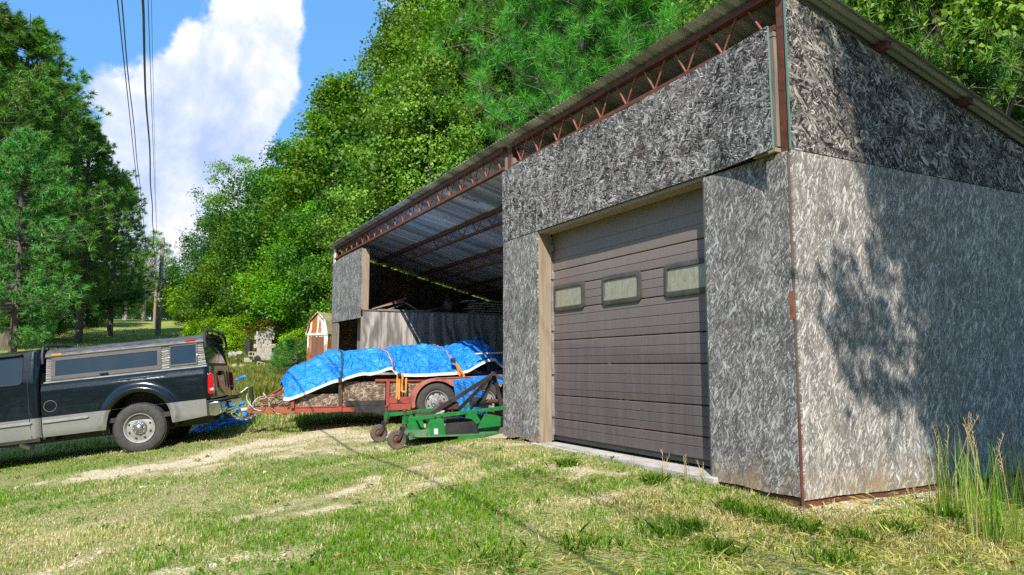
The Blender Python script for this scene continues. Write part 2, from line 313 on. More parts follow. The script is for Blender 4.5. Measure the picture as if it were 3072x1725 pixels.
def m_tarp():
    m, g, out = mat_new('blue_tarp'); tc = g.n('ShaderNodeTexCoord').outputs['Object']
    cr = g.n('ShaderNodeTexVoronoi', {'Vector': g.vm('ADD', tc, g.vm('MULTIPLY', g.noise(tc, 5, 4, .6, 0, 1), (.22, .22, .22))), 'Scale': 5.5}, feature='DISTANCE_TO_EDGE').outputs[0]
    n1 = g.noise(g.scale(tc, (1, 1, 2.0)), 7, 6, .55, 1.6); n2 = g.noise(tc, 45, 3, .6)
    c = g.mix(g.rng(n1, .35, .7), (.003, .17, .66, 1), (.008, .27, .80, 1)); fadec = g.noise(tc, 2.2, 4, .6)
    c = g.mix(g.m('MULTIPLY', g.rng(fadec, .5, .75), .6), c, (.06, .45, .90, 1))
    h = g.m('ADD', g.m('MULTIPLY', g.m('POWER', g.rng(cr, 0, .12), .5), .5), g.m('ADD', g.m('MULTIPLY', n1, 1.3), g.m('MULTIPLY', n2, .05)))
    principled(g, out, base=c, rough=.36, spec=.55, normal=bump(g, h, .9, .04)); return m
def m_ground():
    m, g, out = mat_new('lawn_soil'); geo = g.n('ShaderNodeNewGeometry').outputs['Position']
    b = g.n('ShaderNodeAttribute', attribute_name='bare').outputs['Fac']
    n1 = g.noise(geo, .7, 6, .6); n2 = g.noise(geo, 6, 6, .65); n3 = g.noise(geo, 45, 5, .7)
    far = g.n('ShaderNodeVectorMath', {0: geo, 1: tuple(CAM)}, operation='DISTANCE').outputs['Value']
    gr = g.mix(g.rng(n1, .35, .65), (.17, .165, .055, 1), (.31, .27, .14, 1)); gr = g.mix(g.rng(n2, .4, .65), gr, (.15, .19, .04, 1)); gr = g.mix(g.m('MULTIPLY', g.rng(n3, .45, .7), .7), gr, (.48, .42, .22, 1))
    fargr = g.mix(g.rng(g.noise(geo, .22, 5), .35, .65), (.20, .25, .04, 1), (.32, .32, .08, 1)); gr = g.mix(g.rng(far, 16, 34), gr, fargr)
    vo = g.n('ShaderNodeTexVoronoi', {'Vector': geo, 'Scale': 38}); vc = g.n('ShaderNodeSeparateColor', {0: vo.outputs['Color']})
    st = g.mix(vc.outputs[0], (.50, .43, .29, 1), (.76, .68, .50, 1)); dirt = g.mix(g.rng(n2, .35, .7), (.36, .28, .15, 1), (.52, .44, .26, 1)); st = g.mix(g.rng(n3, .4, .6), dirt, st)
    f1 = g.rng(g.m('ADD', b, g.m('MULTIPLY', g.m('SUBTRACT', n2, .5), .35)), .16, .42)
    c = g.mix(f1, gr, dirt); c = g.mix(g.rng(g.m('ADD', b, g.m('MULTIPLY', g.m('SUBTRACT', n3, .5), .4)), .38, .6), c, st)
    hh = g.m('ADD', g.m('MULTIPLY', n3, .6), g.m('MULTIPLY', vo.outputs[0], -1.2))
    principled(g, out, base=c, rough=.95, spec=.15, normal=bump(g, hh, .8, .02)); return m
def leafmat(name, trans=.35, rough=.55, tint=(1, 1, 1)):
    m, g, out = mat_new(name); a = g.n('ShaderNodeAttribute', attribute_name='tint').outputs['Color']
    rnd = g.n('ShaderNodeObjectInfo').outputs['Random']
    c = g.mix(1.0, a, col(tint), 'MULTIPLY'); c = g.n('ShaderNodeHueSaturation', {'Hue': g.rng(rnd, 0, 1, .485, .515), 'Saturation': 1.05, 'Value': g.rng(rnd, 0, 1, .85, 1.2), 'Color': c}).outputs[0]
    d = g.n('ShaderNodeBsdfPrincipled', {'Base Color': c, 'Roughness': rough, 'Specular IOR Level': .35})
    t = g.n('ShaderNodeBsdfTranslucent', {0: g.mix(1.0, c, (1.5, 1.7, .6, 1), 'MULTIPLY')}); ms = g.n('ShaderNodeMixShader', {0: trans, 1: d.outputs[0], 2: t.outputs[0]})
    g.L.new(ms.outputs[0], out.inputs[0]); return m
M['roof'] = m_roof(); M['ply'] = m_ply(); M['door'] = m_door(); M['pane'] = m_pane(); M['tarp'] = m_tarp(); M['ground'] = m_ground()
M['osbt'] = osb('trailer_board', 'x', 70, 3.14, 0, (.08,.05,.035), (.42,.33,.26), (.22,.14,.09), 1.2)
M['rust3'] = simple('sun_bleached_red', (.34,.115,.06), (.26,.08,.045), .6, scale=8, stain=((.12,.05,.03), .62))
M['cap'] = simple('ribbed_aluminium', (.13,.13,.13), (.27,.27,.26), .45, metal=.6, scale=5, stretch=(1,1,6), bs=.2)
M['capr'] = simple('dull_cap_roof', (.035,.036,.04), (.12,.12,.12), .5, metal=.3, scale=16, stretch=(.5,1,3), bs=.4, stain=((.5,.5,.48),.66))
M['leaf'] = leafmat('broad_leaf', .27); M['needle'] = leafmat('pine_needle', .2, .5); M['grass'] = leafmat('grass_blade', .45, .6)

gme = np_mesh('ground', np.stack([XX, YY, ZZ], -1).reshape(-1, 3), (lambda I: np.stack([I[:-1, :-1], I[1:, :-1], I[1:, 1:], I[:-1, 1:]], -1).reshape(-1, 4))(np.arange(XX.size).reshape(XX.shape)), 4, M['ground'], {'bare': ('FLOAT', bare(XX, YY))}, True)
link('ground', gme, kind='structure')

# ------------------------------------------------------------------ mesh builder
class MB:
    def __init__(s, off=(0, 0, 0)): s.v = []; s.f = []; s.o = Vector(off)
    def add(s, vs, fs):
        b = len(s.v); s.v += [tuple(Vector(v)+s.o) for v in vs]; s.f += [tuple(b+i for i in f) for f in fs]; return s
    def box(s, x0, x1, y0, y1, z0, z1):
        return s.add([(x0,y0,z0),(x1,y0,z0),(x1,y1,z0),(x0,y1,z0),(x0,y0,z1),(x1,y0,z1),(x1,y1,z1),(x0,y1,z1)],
                     [(0,3,2,1),(4,5,6,7),(0,1,5,4),(1,2,6,5),(2,3,7,6),(3,0,4,7)])
    def hexa(s, p):      # 8 corners
        return s.add(p, [(0,3,2,1),(4,5,6,7),(0,1,5,4),(1,2,6,5),(2,3,7,6),(3,0,4,7)])
    def beam(s, p, q, w, h, up=(0, 0, 1)):
        p, q = Vector(p), Vector(q); d = (q-p).normalized(); u = Vector(up); sd = d.cross(u)
        if sd.length < 1e-4: sd = d.cross(Vector((1, 0, 0)))
        sd.normalize(); u = sd.cross(d); a, b = sd*(w/2), u*(h/2)
        return s.hexa([p-a-b, p+a-b, q+a-b, q-a-b, p-a+b, p+a+b, q+a+b, q-a+b])
    def tube(s, pts, r, n=8, cap=True):
        pts = [Vector(p) for p in pts]; k = len(pts); rr = r if hasattr(r, '__len__') else [r]*k; vs = []; prev = None
        for i, p in enumerate(pts):
            d = (pts[min(i+1, k-1)]-pts[max(i-1, 0)]).normalized()
            if prev is None: a = d.orthogonal().normalized()
            else: a = (prev - d*prev.dot(d)).normalized()
            prev = a; b = d.cross(a)
            vs += [p+(a*math.cos(2*math.pi*j/n)+b*math.sin(2*math.pi*j/n))*rr[i] for j in range(n)]
        fs = [(i*n+j, i*n+(j+1) % n, (i+1)*n+(j+1) % n, (i+1)*n+j) for i in range(k-1) for j in range(n)]
        if cap: fs += [tuple(reversed(range(n))), tuple((k-1)*n+j for j in range(n))]
        return s.add(vs, fs)
    def prism(s, poly, axis, t0, t1):   # poly in the other two axes (x,z)|(y,z)|(x,y)
        mk = {'y': lambda a, b, t: (a, t, b), 'x': lambda a, b, t: (t, a, b), 'z': lambda a, b, t: (a, b, t)}[axis]; n = len(poly)
        return s.add([mk(a, b, t0) for a, b in poly]+[mk(a, b, t1) for a, b in poly],
                     [tuple(range(n)), tuple(reversed(range(n, 2*n)))]+[(i, i+n, (i+1) % n+n, (i+1) % n) for i in range(n)])
    def ring(s, c, prof, n=32, axis='y', closed=False, ph=0):   # prof: (radius, along axis)
        vs = []; k = len(prof)
        for r, t in prof:
            for j in range(n):
                a = 2*math.pi*j/n+ph; u, v = r*math.cos(a), r*math.sin(a)
                vs.append((c[0]+u, c[1]+t, c[2]+v) if axis == 'y' else ((c[0]+t, c[1]+u, c[2]+v) if axis == 'x' else (c[0]+u, c[1]+v, c[2]+t)))
        fs = [(i*n+j, i*n+(j+1) % n, (i+1)*n+(j+1) % n, (i+1)*n+j) for i in range(k-1) for j in range(n)]
        if closed: fs += [((k-1)*n+j, (k-1)*n+(j+1) % n, (j+1) % n, j) for j in range(n)]
        return s.add(vs, fs)
    def disc(s, c, r, n=20, axis='y'):
        vs = [(c[0]+r*math.cos(2*math.pi*j/n), c[1], c[2]+r*math.sin(2*math.pi*j/n)) if axis == 'y' else (c[0]+r*math.cos(2*math.pi*j/n), c[1]+r*math.sin(2*math.pi*j/n), c[2]) for j in range(n)]
        return s.add(vs, [tuple(range(n))])
    def mesh(s, name, mat, smooth=False):
        me = bpy.data.meshes.new(name); me.from_pydata(s.v, [], s.f); me.materials.append(mat)
        if smooth:
            me.polygons.foreach_set('use_smooth', [True]*len(me.polygons)); me.set_sharp_from_angle(angle=R(38))
        me.update(); return me
    def build(s, name, mat, parent=None, bevel=0, smooth=False, seg=1, label=None, category=None, group=None, kind=None):
        o = link(name, s.mesh(name, mat, smooth), parent, label=label, category=category, group=group, kind=kind)
        if bevel:
            b = o.modifiers.new('bevel', 'BEVEL'); b.width = bevel; b.segments = seg; b.limit_method = 'ANGLE'; b.angle_limit = R(40)
        return o
def copy_tree(o, parent=None):
    c = o.copy(); COL.objects.link(c)
    if parent is not None: c.parent = parent
    for ch in list(o.children): copy_tree(ch, c)
    return c

# ------------------------------------------------------------------ the barn
RZ0, RS, DEPTH = 3.73, -.26, 6.4
def rz(y): return RZ0+RS*y
barn = empty('pole_barn', (0, 0, 0), label='open fronted weathered pole barn clad in grey strand board under a corrugated roof', category='barn')
# corrugated roof, one object per sheet
xs0, xs1, sw = -13.756, .11, .82; nsh = int(round((xs1-xs0)/sw)); sw = (xs1-xs0)/nsh
for i in range(nsh):
    a = xs0+i*sw; n = 96; t = np.linspace(a, a+sw+.03, n); amp = .011; zoff = .004*(i % 2)+random.uniform(-.003, .003); dy = random.uniform(-.012, .012)
    zz = amp*np.sin(t*2*math.pi/.072); V = []
    for y in (-.10+dy, 2.2, 4.4, DEPTH+.25):
        sag = .012*math.sin(y*1.3+i); V += [(t[k], y, rz(y)+zz[k]+zoff+sag*0.3) for k in range(n)]
    F = [(r*n+k, r*n+k+1, (r+1)*n+k+1, (r+1)*n+k) for r in range(3) for k in range(n-1)]
    mb = MB(); mb.add(V, F); o = mb.build('roof_sheet', M['roof'], barn, smooth=False)
    o.data.polygons.foreach_set('use_smooth', [True]*len(o.data.polygons))
# trusses
def truss(x0, x1, y, zt, drop, n, first=False, ends=True):
    mb = MB(); zb = zt-drop
    mb.box(x0, x1, y-.035, y+.035, zt-.055, zt); mb.box(x0+(.0 if first else .12), x1-(0 if first else .12), y-.03, y-.004, zb-.004, zb+.036); mb.box(x0+(.0 if first else .12), x1-(0 if first else .12), y+.004, y+.03, zb-.004, zb+.0355)
    tr = mb.build('roof_truss', M['rust'], barn)
    st = (x1-x0-.3)/n
    for k in range(n+1):
        xx = x0+.15+k*st; xb = xx+st*.06
        for (a, b) in (((xb, zb+.03), (xx-st*.28, zt-.05)), ((xb, zb+.03), (xx+st*.42, zt-.05))):
            if not (x0 < b[0] < x1): continue
            m2 = MB(); m2.tube([(a[0], y-.002, a[1]), (b[0], y-.002, b[1])], .0105, 6); m2.build('web_rod', M['rust2'], tr)
    return tr
truss(-13.5, -4.56, .03, 3.70, .29, 20, True); truss(-4.30, -.09, .03, 3.70, .32, 9, True)
for i, y in enumerate((1.05, 2.10, 3.15, 4.2, 5.25)):
    truss(-13.45, -4.45, y, rz(y)-.018, .27, 14)
    MB().box(-4.40, .10, y-.03, y+.03, rz(y)-.08, rz(y)-.02).build('purlin', M['rust'], barn, .003)
MB().box(-13.7, .06, DEPTH-.06, DEPTH, rz(DEPTH)-.12, rz(DEPTH)-.02).build('purlin', M['rust'], barn)
# upper front panel, warped away from the frame at its right end
top = [(-4.55,3.37),(-3.9,3.378),(-3.135,3.386),(-2.6,3.375),(-2.2,3.362),(-1.83,3.356),(-1.3,3.366),(-.85,3.375),(-.55,3.385),(-.04,3.365)]
def top_z(x): return float(np.interp(x, [p[0] for p in top], [p[1] for p in top]))
nx, nz = 60, 6; V = []
for side in (0, 1):
    for i in range(nx+1):
        for j in range(nz+1):
            f = i/nx; t = j/nz; xl, xr = -4.55+.02*(1-t), .0-.055*t; x = xl+(xr-xl)*f
            warp = -.13*max(0, (x+.85)/.85)**1.35; rip = .006*math.sin(x*2.1)*(t-.3)
            V.append((x, -.004-.018*(1-side)+warp*(1.1-.35*t)+rip, 2.455-(.03*max(0, (x+1)/1.))+(top_z(x)-2.455+(.03*max(0, (x+1)/1.)))*t))
F = []; q = (nx+1)*(nz+1); ix = lambda s_, i, j: s_*q+i*(nz+1)+j
for i in range(nx):
    for j in range(nz): F += [(ix(0,i,j), ix(0,i+1,j), ix(0,i+1,j+1), ix(0,i,j+1)), (ix(1,i,j), ix(1,i,j+1), ix(1,i+1,j+1), ix(1,i+1,j))]
mb = MB(); mb.add(V, F); mb.build('strand_board_panel', M['osb_up'], barn)
mb = MB(); E = []
for i in range(nx): E += [(ix(0,i,nz), ix(0,i+1,nz), ix(1,i+1,nz), ix(1,i,nz)), (ix(0,i,0), ix(1,i,0), ix(1,i+1,0), ix(0,i+1,0))]
for j in range(nz): E += [(ix(0,0,j), ix(0,0,j+1), ix(1,0,j+1), ix(1,0,j))]
mb.add(V, E); mb.build('panel_edge', M['woodd'], barn)
mb = MB(); mb.add(V, [(ix(0,nx,j), ix(1,nx,j), ix(1,nx,j+1), ix(0,nx,j+1)) for j in range(nz)]); mb.build('panel_edge', M['edge'], barn, label='green sealed edge of the warped upper panel')
def ragged(x0, x1, z0, z1, y0, y1, axis, name, mat, rag=.012, seed=0, side=0.0):
    rd = random.Random(seed); n = 26; bot = []
    for i in range(n+1):
        t = i/n; bot.append((x0+(x1-x0)*t, z0+rd.uniform(-rag, rag)*.35+rag*math.sin(i*.35+seed)*.6))
    poly = bot+[(x1, z1), (x0, z1)]; mb = MB()
    if axis == 'y': mb.prism(poly, 'y', y0, y1)
    else: mb.prism(poly, 'x', y0, y1)
    return mb.build(name, mat, barn)
ragged(-4.528, -3.652, .045, 2.452, -.016, 0.0, 'y', 'strand_board_panel', M['osb_lo'], .02, 3)
ragged(-.868, -.012, .0, 2.43, -.016, 0.0, 'y', 'strand_board_panel', M['osb_lo'], .008, 5)
for i, (a, b) in enumerate([(.004, 1.10), (1.104, 2.302), (2.306, 3.52), (3.524, 4.74), (4.744, 5.96), (5.964, 6.4)]):
    ragged(a, b, -.012, 2.436, .0, .014, 'x', 'strand_board_panel', M['osb_rl'], .006, 11+i)
for i, (a, b) in enumerate([(.012, 2.44), (2.443, 4.88), (4.883, 6.4)]):
    mb = MB(); mb.prism([(a, 2.441), (b, 2.441), (b, max(2.46, rz(b)-.10)), (a, rz(a)-.10)], 'x', -.002+.004, .018); mb.build('strand_board_panel', M['osb_ry'], barn)
mb = MB(); mb.box(.002, .016, .0, .010, 2.441, 3.62); mb.build('panel_edge', M['edge'], barn, label='green sealed edge of the upper side panel')
# posts and framing round the door
MB().box(-.082, -.004, .012, .09, -.10, 3.66).build('corner_post', M['rust'], barn, .003)
MB().box(-.12, .05, -.03, .13, -.115, -.09).build('base_plate', M['rust'], barn)
MB().box(-.009, .0, -.014, .01, -.09, 2.42).build('corner_strip', M['woodd'], barn)
MB().box(-.035, .002, -.0185, -.0165, 1.22, 1.42).build('rust_patch', M['rust2'], barn, label='rusty spot where the board has broken away at the corner')
MB().box(-.004, .003, -.020, .0, -.05, .55).build('corner_strip', M['rust'], barn)
MB().box(-.05, .0, .014, 6.35, -.09, -.02).build('sill_beam', M['rust'], barn)
MB().box(-.86, -.02, .004, .05, -.09, -.01).build('sill_beam', M['rust'], barn)
MB().box(-4.47, -4.345, .012, .12, 0, 3.66).build('post', M['rust'], barn, .003)
MB().box(-4.52, -4.475, .002, .10, 2.47, 3.55).build('stud', M['woodg'], barn)
MB().box(-4.335, -4.30, .002, .10, 2.47, 3.5).build('stud', M['woodg'], barn)
MB().box(-.135, -.09, -.01, .09, 2.485, 3.32).build('stud', M['woodg'], barn, .002)
MB().box(-.30, -.09, -.012, .03, 3.325, 3.365).build('stud', M['woodg'], barn, .002)
MB().box(-.30, -.084, -.045, .02, 2.44, 2.472).build('header_board', M['wood'], barn, .002)
MB().box(-3.70, -3.648, .0, .165, .02, 2.42).build('jamb', M['wood'], barn, .002)
MB().box(-.90, -.866, .002, .165, .02, 2.42).build('jamb', M['woodg'], barn, .002)
MB().box(-3.70, -.866, .0, .165, 2.42, 2.452).build('header_board', M['wood'], barn, .002)
MB().box(-3.72, -3.66, .17, .20, .05, 2.4).build('door_track', M['galv'], barn)
MB().box(-3.655, -3.625, .165, .185, 2.22, 2.30).build('wood_block', M['wood'], barn)
for z in (.32, .8, 1.3, 1.9): MB().box(-3.66, -3.635, .166, .20, z, z+.07).build('door_bracket', M['galv'], barn)
MB().box(-3.75, -.8, -.06, .45, -.12, .03).build('door_sill', M['conc'], barn, .006)
# sectional door
door = empty('garage_door'); door.parent = barn
J = [.105,.297,.56,.915,1.185,1.535,1.80,1.99,2.45]
GR = {0:[.21],1:[.38,.47],2:[.635,.725,.815],3:[1.0,1.085],4:[1.265,1.36,1.46],5:[1.625,1.71],6:[1.89],7:[2.12,2.235]}
WIN = [(-3.624,-2.985),(-2.647,-1.993),(-1.642,-.985)]
for k in range(8):
    z0, z1 = J[k]+.004, J[k+1]-.004; prof = [(z0, .212), (z0+.006, .203)]
    for gr in GR[k]: prof += [(gr-.007, .200), (gr-.003, .2040), (gr+.002, .2040), (gr+.004, .1992)]
    prof += [(z1-.008, .201), (z1, .210)]
    poly = [(y, z) for z, y in prof]; mb = MB(); mb.prism(poly+[(.245, z1), (.245, z0)], 'x', -3.70, -.87)
    mb.build('door_section', M['door'], door)
MB().box(-3.70, -.87, .215, .24, .06, .112).build('bottom_seal', M['black'], door)
MB().box(-3.66, -3.645, .196, .202, .11, 2.0).build('edge_trim', M['galv'], door)
def rrect(x0, x1, z0, z1, r, n=5):
    P = []
    for cx, cz, a0 in ((x1-r, z1-r, 0), (x0+r, z1-r, 90), (x0+r, z0+r, 180), (x1-r, z0+r, 270)):
        P += [(cx+r*math.cos(R(a0+90*i/n)), cz+r*math.sin(R(a0+90*i/n))) for i in range(n+1)]
    return P
def frame_ring(mb, x0, x1, z0, z1, r, wd, y0, y1):
    O, I = rrect(x0, x1, z0, z1, r), rrect(x0+wd, x1-wd, z0+wd, z1-wd, max(.004, r-wd*.5)); n = len(O)
    O2 = [(a, y0+.006, b) for a, b in O]; c = [(a+(p-a)*.25, y0, b+(q_-b)*.25) for (a, b), (p, q_) in zip(O, I)]; d = [(a+(p-a)*.8, y0, b+(q_-b)*.8) for (a, b), (p, q_) in zip(O, I)]
    I2 = [(a, y1, b) for a, b in I]; Ob = [(a, y1, b) for a, b in O]; L_ = [Ob, O2, c, d, I2]; V = [v for l in L_ for v in l]
    mb.add(V, [(k*n+i, k*n+(i+1) % n, (k+1)*n+(i+1) % n, (k+1)*n+i) for k in range(4) for i in range(n)])
for x0, x1 in WIN:
    mb = MB(); frame_ring(mb, x0, x1, 1.515, 1.818, .050, .056, .176, .2005); mb.build('window_frame', M['winf'], door, smooth=True)
    mb = MB(); mb.prism(rrect(x0+.035, x1-.035, 1.55, 1.783, .02), 'y', .190, .197); mb.build('pane', M['pane'], door)
# far end: upper panel, posts, plywood wall, loft
mb = MB(); mb.prism([(-13.57, 1.909), (-11.09, 1.88), (-11.076, 3.342), (-12.6, 3.36), (-13.0, 3.352), (-13.57, 3.30)], 'y', -.016, .0); mb.build('strand_board_panel', M['osb_lo'], barn)
MB().box(-11.074, -11.03, -.012, .14, 2.05, 3.32).build('post', M['wood'], barn, .003)
MB().box(-11.074, -11.03, -.008, .10, -.2, 1.90).build('post', M['wood'], barn, .003)
MB().box(-13.57, -13.0, .0, .03, 0.0, 1.92).build('stud', M['woodg'], barn); MB().box(-12.25, -11.95, .25, .29, .0, 1.92).build('stud', M['woodg'], barn)
MB().box(-13.55, -12.9, .5, 1.1, 0, 1.1).build('plywood_bin', M['woodg'], barn, .004)
MB().box(-13.60, -13.42, .004, .02, 3.3, 3.66).build('white_sheet', M['white'], barn); MB().box(-13.60, -13.56, .02, .1, 0, 3.66).build('post', M['woodg'], barn)
for i in range(6):
    y0, y1 = .018+i*1.22, min(.018+(i+1)*1.22-.004, DEPTH-.02)
    if y1 <= y0: continue
    mb = MB(); poly = [(y0, -.05), (y0, 2.03)]; gy_ = y0+.2; front = []
    # vertical grooves cut into the face
    pts = [(y0, -11.02)]
    while i > 1 and gy_ < y1-.05: pts += [(gy_-.003, -11.02), (gy_-.002, -11.0235), (gy_+.002, -11.0235), (gy_+.003, -11.02)]; gy_ += .203
    pts += [(y1, -11.02), (y1, -11.032), (y0, -11.032)]
    mb.prism([(x, y) for y, x in pts], 'z', -.05, 2.03); mb.build('plywood_sheet', M['ply'], barn)
MB().box(-13.55, -11.0, .02, DEPTH-.1, 2.032, 2.05).build('loft_floor', M['woodg'], barn)
for k in range(4): MB().box(-11.075, -11.035, .5+k*1.6, .54+k*1.6, 0, 2.03).build('stud', M['woodd'], barn)
# left wall: boards between studs with daylight along its top
for i in range(6):
    a, b = .03+i*1.22, min(.03+(i+1)*1.22-.004, DEPTH-.01)
    if b <= a: continue
    mb = MB(); mb.prism([(a, 0), (b, 0), (b, rz(b)-.075), (a, rz(a)-.075)], 'x', -13.60, -13.585); mb.build('wall_board', M['osb_in'], barn)
for k in range(14):
    y = .15+k*.47
    if y < DEPTH-.1: MB().box(-13.584, -13.49, y, y+.045, 0, rz(y)-.08).build('stud', M['woodd'], barn)
MB().box(-13.487, -13.45, .05, DEPTH, 2.46, 2.55).build('wall_rail', M['woodd'], barn)
for i in range(11):
    a, b = -13.58+i*1.22, -13.58+(i+1)*1.22-.012
    MB().box(a, min(b, -.01), DEPTH, DEPTH+.015, 0, rz(DEPTH)-.11).build('wall_board', M['osb_in'], barn)
for k in range(14): MB().box(-13.3+k*.95, -13.255+k*.95, DEPTH-.09, DEPTH-.002, 0, rz(DEPTH)-.12).build('stud', M['woodd'], barn)
for i in range(6):
    a, b = .13+i*1.22, min(.13+(i+1)*1.22-.004, DEPTH-.02)
    if b > a:
        mb = MB(); mb.prism([(a, 0), (b, 0), (b, rz(b)-.34), (a, rz(a)-.34)], 'x', -4.50, -4.485); mb.build('wall_board', M['osb_in'], barn)
MB().box(-9.2, -9.1, DEPTH-.2, DEPTH-.1, 0, 2.0).build('post', M['rust'], barn)

# things in the loft
def board(p, q, wd, th, label, mat='woodg', group='loose boards in the loft'):
    mb = MB(); c = (Vector(p)+Vector(q))/2; p, q = Vector(p)-c, Vector(q)-c; mb.beam(p, q, wd, th); o = mb.build('board', M[mat], None, .002, label=label, category='board', group=group); o.location = c; return o
XL = -11.25
board((XL-.1, .35, 2.10), (XL, 1.02, 2.34), .14, .03, 'reddish brown board lying slanted on top of the loose boards in the loft', 'rust2')
board((XL-.05, .22, 2.07), (XL-.05, .98, 2.28), .14, .025, 'pale slanted board directly under the reddish brown one in the loft', 'wood')
board((XL-.2, 1.08, 2.27), (XL, .62, 2.075), .16, .025, 'greenish grey board leaning across the slanted pile in the loft')
board((XL-.05, 1.02, 2.25), (XL, 1.32, 2.07), .05, .03, 'short batten sloping down right of the slanted boards in the loft', 'wood')
board((-11.08, .35, 2.062), (-11.08, .95, 2.062), .1, .02, 'flat pale board on the loft edge below the slanted pile', 'wood')
board((-11.12, .75, 2.066), (-11.06, 1.36, 2.07), .09, .018, 'thin split board poking out on the loft edge', 'wood')
board((-11.1, 1.42, 2.07), (-11.15, 1.72, 2.14), .08, .015, 'small wood scrap tilted up on the loft edge', 'wood')
rr = random.Random(4)
LBL = ['bottom', 'second', 'third', 'fourth', 'fifth', 'top']
for lay in range(6):
    for s_ in range(2):
        if lay == 5 and s_ == 0: y0 = 2.42; ln = .22
        else: y0 = 2.5+s_*.42+rr.uniform(-.06, .06)+lay*.015; ln = .40+rr.uniform(-.05, .03)
        mb = MB(); mb.box(-.45, .0, 0, ln, 0, .028); o = mb.build('board', M['lumber'], None, .002, label='%s board in the %s column of the neat lumber stack in the loft' % (LBL[lay], ('left', 'right')[s_]), category='board', group='stacked boards in the loft')
        o.location = (-11.12+rr.uniform(-.02, .02), y0, 2.052+lay*.055)
        mb = MB(); mb.box(-.4, -.36, .03, ln-.03, 0, .024); o2 = mb.build('spacer', M['woodd'], o); o2.location = (0, 0, .03)
for k in range(4): board((-11.5-.05*k, 3.1, 2.08+.04*k), (-11.25-.04*k, 4.9, 2.07+.025*k), .12, .03, '%s of the long dark boards right of the stacked lumber' % ('lowest', 'second lowest', 'second highest', 'highest')[k], 'woodd', 'long dark boards in the loft')
def lump(name, loc, s, mat, label, cat, seed=0, sub=3, amp=.3):
    import bmesh
    bm = bmesh.new(); bmesh.ops.create_icosphere(bm, subdivisions=sub, radius=1)
    for v in bm.verts:
        n = fbm(np.array([v.co.x*2.3+v.co.z*1.1+seed]), np.array([v.co.y*2.3+v.co.z*1.7]), seed)[0]; v.co *= 1+amp*(n-.5)*2
        v.co = Vector((v.co.x*s[0], v.co.y*s[1], v.co.z*s[2]))
    me = bpy.data.meshes.new(name); bm.to_mesh(me); bm.free(); me.materials.append(M[mat]); o = link(name, me, None, label=label, category=cat); o.location = loc; return o
lump('plastic_bundle', (-11.3, 5.2, 2.19), (.2, .28, .16), 'plasticbag', 'crumpled pale plastic bundle at the right end of the loft', 'bundle', 3, 4, .45)
lump('engine_part', (-11.35, 2.05, 2.2), (.14, .14, .17), 'blackm', 'dark lumpy engine part standing in the loft left of the lumber stack', 'engine part', 8, 3, .6)
# ceiling fan and lamp
fx, fy = -8.9, 3.3; fz = rz(fy)-.30
fan = empty('ceiling_fan', (fx, fy, fz), label='white ceiling fan hanging from the barn trusses', category='ceiling fan')
mb = MB(); mb.tube([(0, 0, .28), (0, 0, .03)], .015); mb.build('rod', M['white'], fan); mb = MB(); mb.ring((0, 0, 0), [(0, .05), (.09, .045), (.10, 0), (.06, -.05), (0, -.055)], 20, 'z'); mb.build('motor', M['white'], fan, smooth=True)
for k in range(4):
    a = k*math.pi/2+.4; mb = MB(); mb.beam((.1*math.cos(a), .1*math.sin(a), -.01), (.46*math.cos(a), .46*math.sin(a), -.01), .11, .008); mb.build('blade', M['white'], fan)
lamp = empty('hanging_lamp', (-9.6, 3.2, 2.62), label='bare bulb fitting hanging on a cord left of the ceiling fan', category='lamp')
MB().tube([(0, 0, .2), (0, .01, -.12)], .006).build('cord', M['white'], lamp); mb = MB(); mb.ring((0, 0, .2), [(.0, .04), (.035, .03), (.04, -.03), (0, -.05)], 12, 'z'); mb.build('socket', M['white'], lamp)

# ------------------------------------------------------------------ pickup truck (x rearward, y away from the camera, z up)
def frame_matrix(P0, yawdeg, pitchdeg, base):
    c, s = math.cos(R(yawdeg)), math.sin(R(yawdeg)); a = RT*c+FH*s; n = -RT*s+FH*c; cp, sp = math.cos(R(pitchdeg)), math.sin(R(pitchdeg))
    a2 = a*cp+np.array([0, 0, sp]); u = -a*sp+np.array([0, 0, cp]); P = P0-u*base
    return Matrix([[a2[0], n[0], u[0], P[0]], [a2[1], n[1], u[1], P[1]], [a2[2], n[2], u[2], P[2]], [0, 0, 0, 1]])
TR = empty('pickup_truck', label='black and silver pickup truck with a ribbed camper cap on its bed', category='pickup truck', mat=frame_matrix(at_depth(416, 1284.7, 11.55), 11.5, 6.5, .387))
O = (0, 0, .387); WD = 1.98
def side_n(u, a):           # body side bulge: inset from the outermost line, metres
    v = .012+.05*max(0, (u-.45)/.4)**2*.5 + .03*max(0, (.12-u)/.12)**1.6
    if .36 < u < .80: v += .0
    return v
def flare(a, u, ca=0.02):   # wheel arch lip bulging outwards
    r = math.hypot((a-ca)/1.02, (u-.10)/1.0); return .055*math.exp(-((r-.52)/.055)**2) if u > .1 else .045*math.exp(-((r-.50)/.05)**2)
def arch_u(a, ca, rr=.47, c=.10):
    d = abs(a-ca)/ (rr*1.0); return c+rr*math.sqrt(1-d*d)+0 if d < 1 else -9
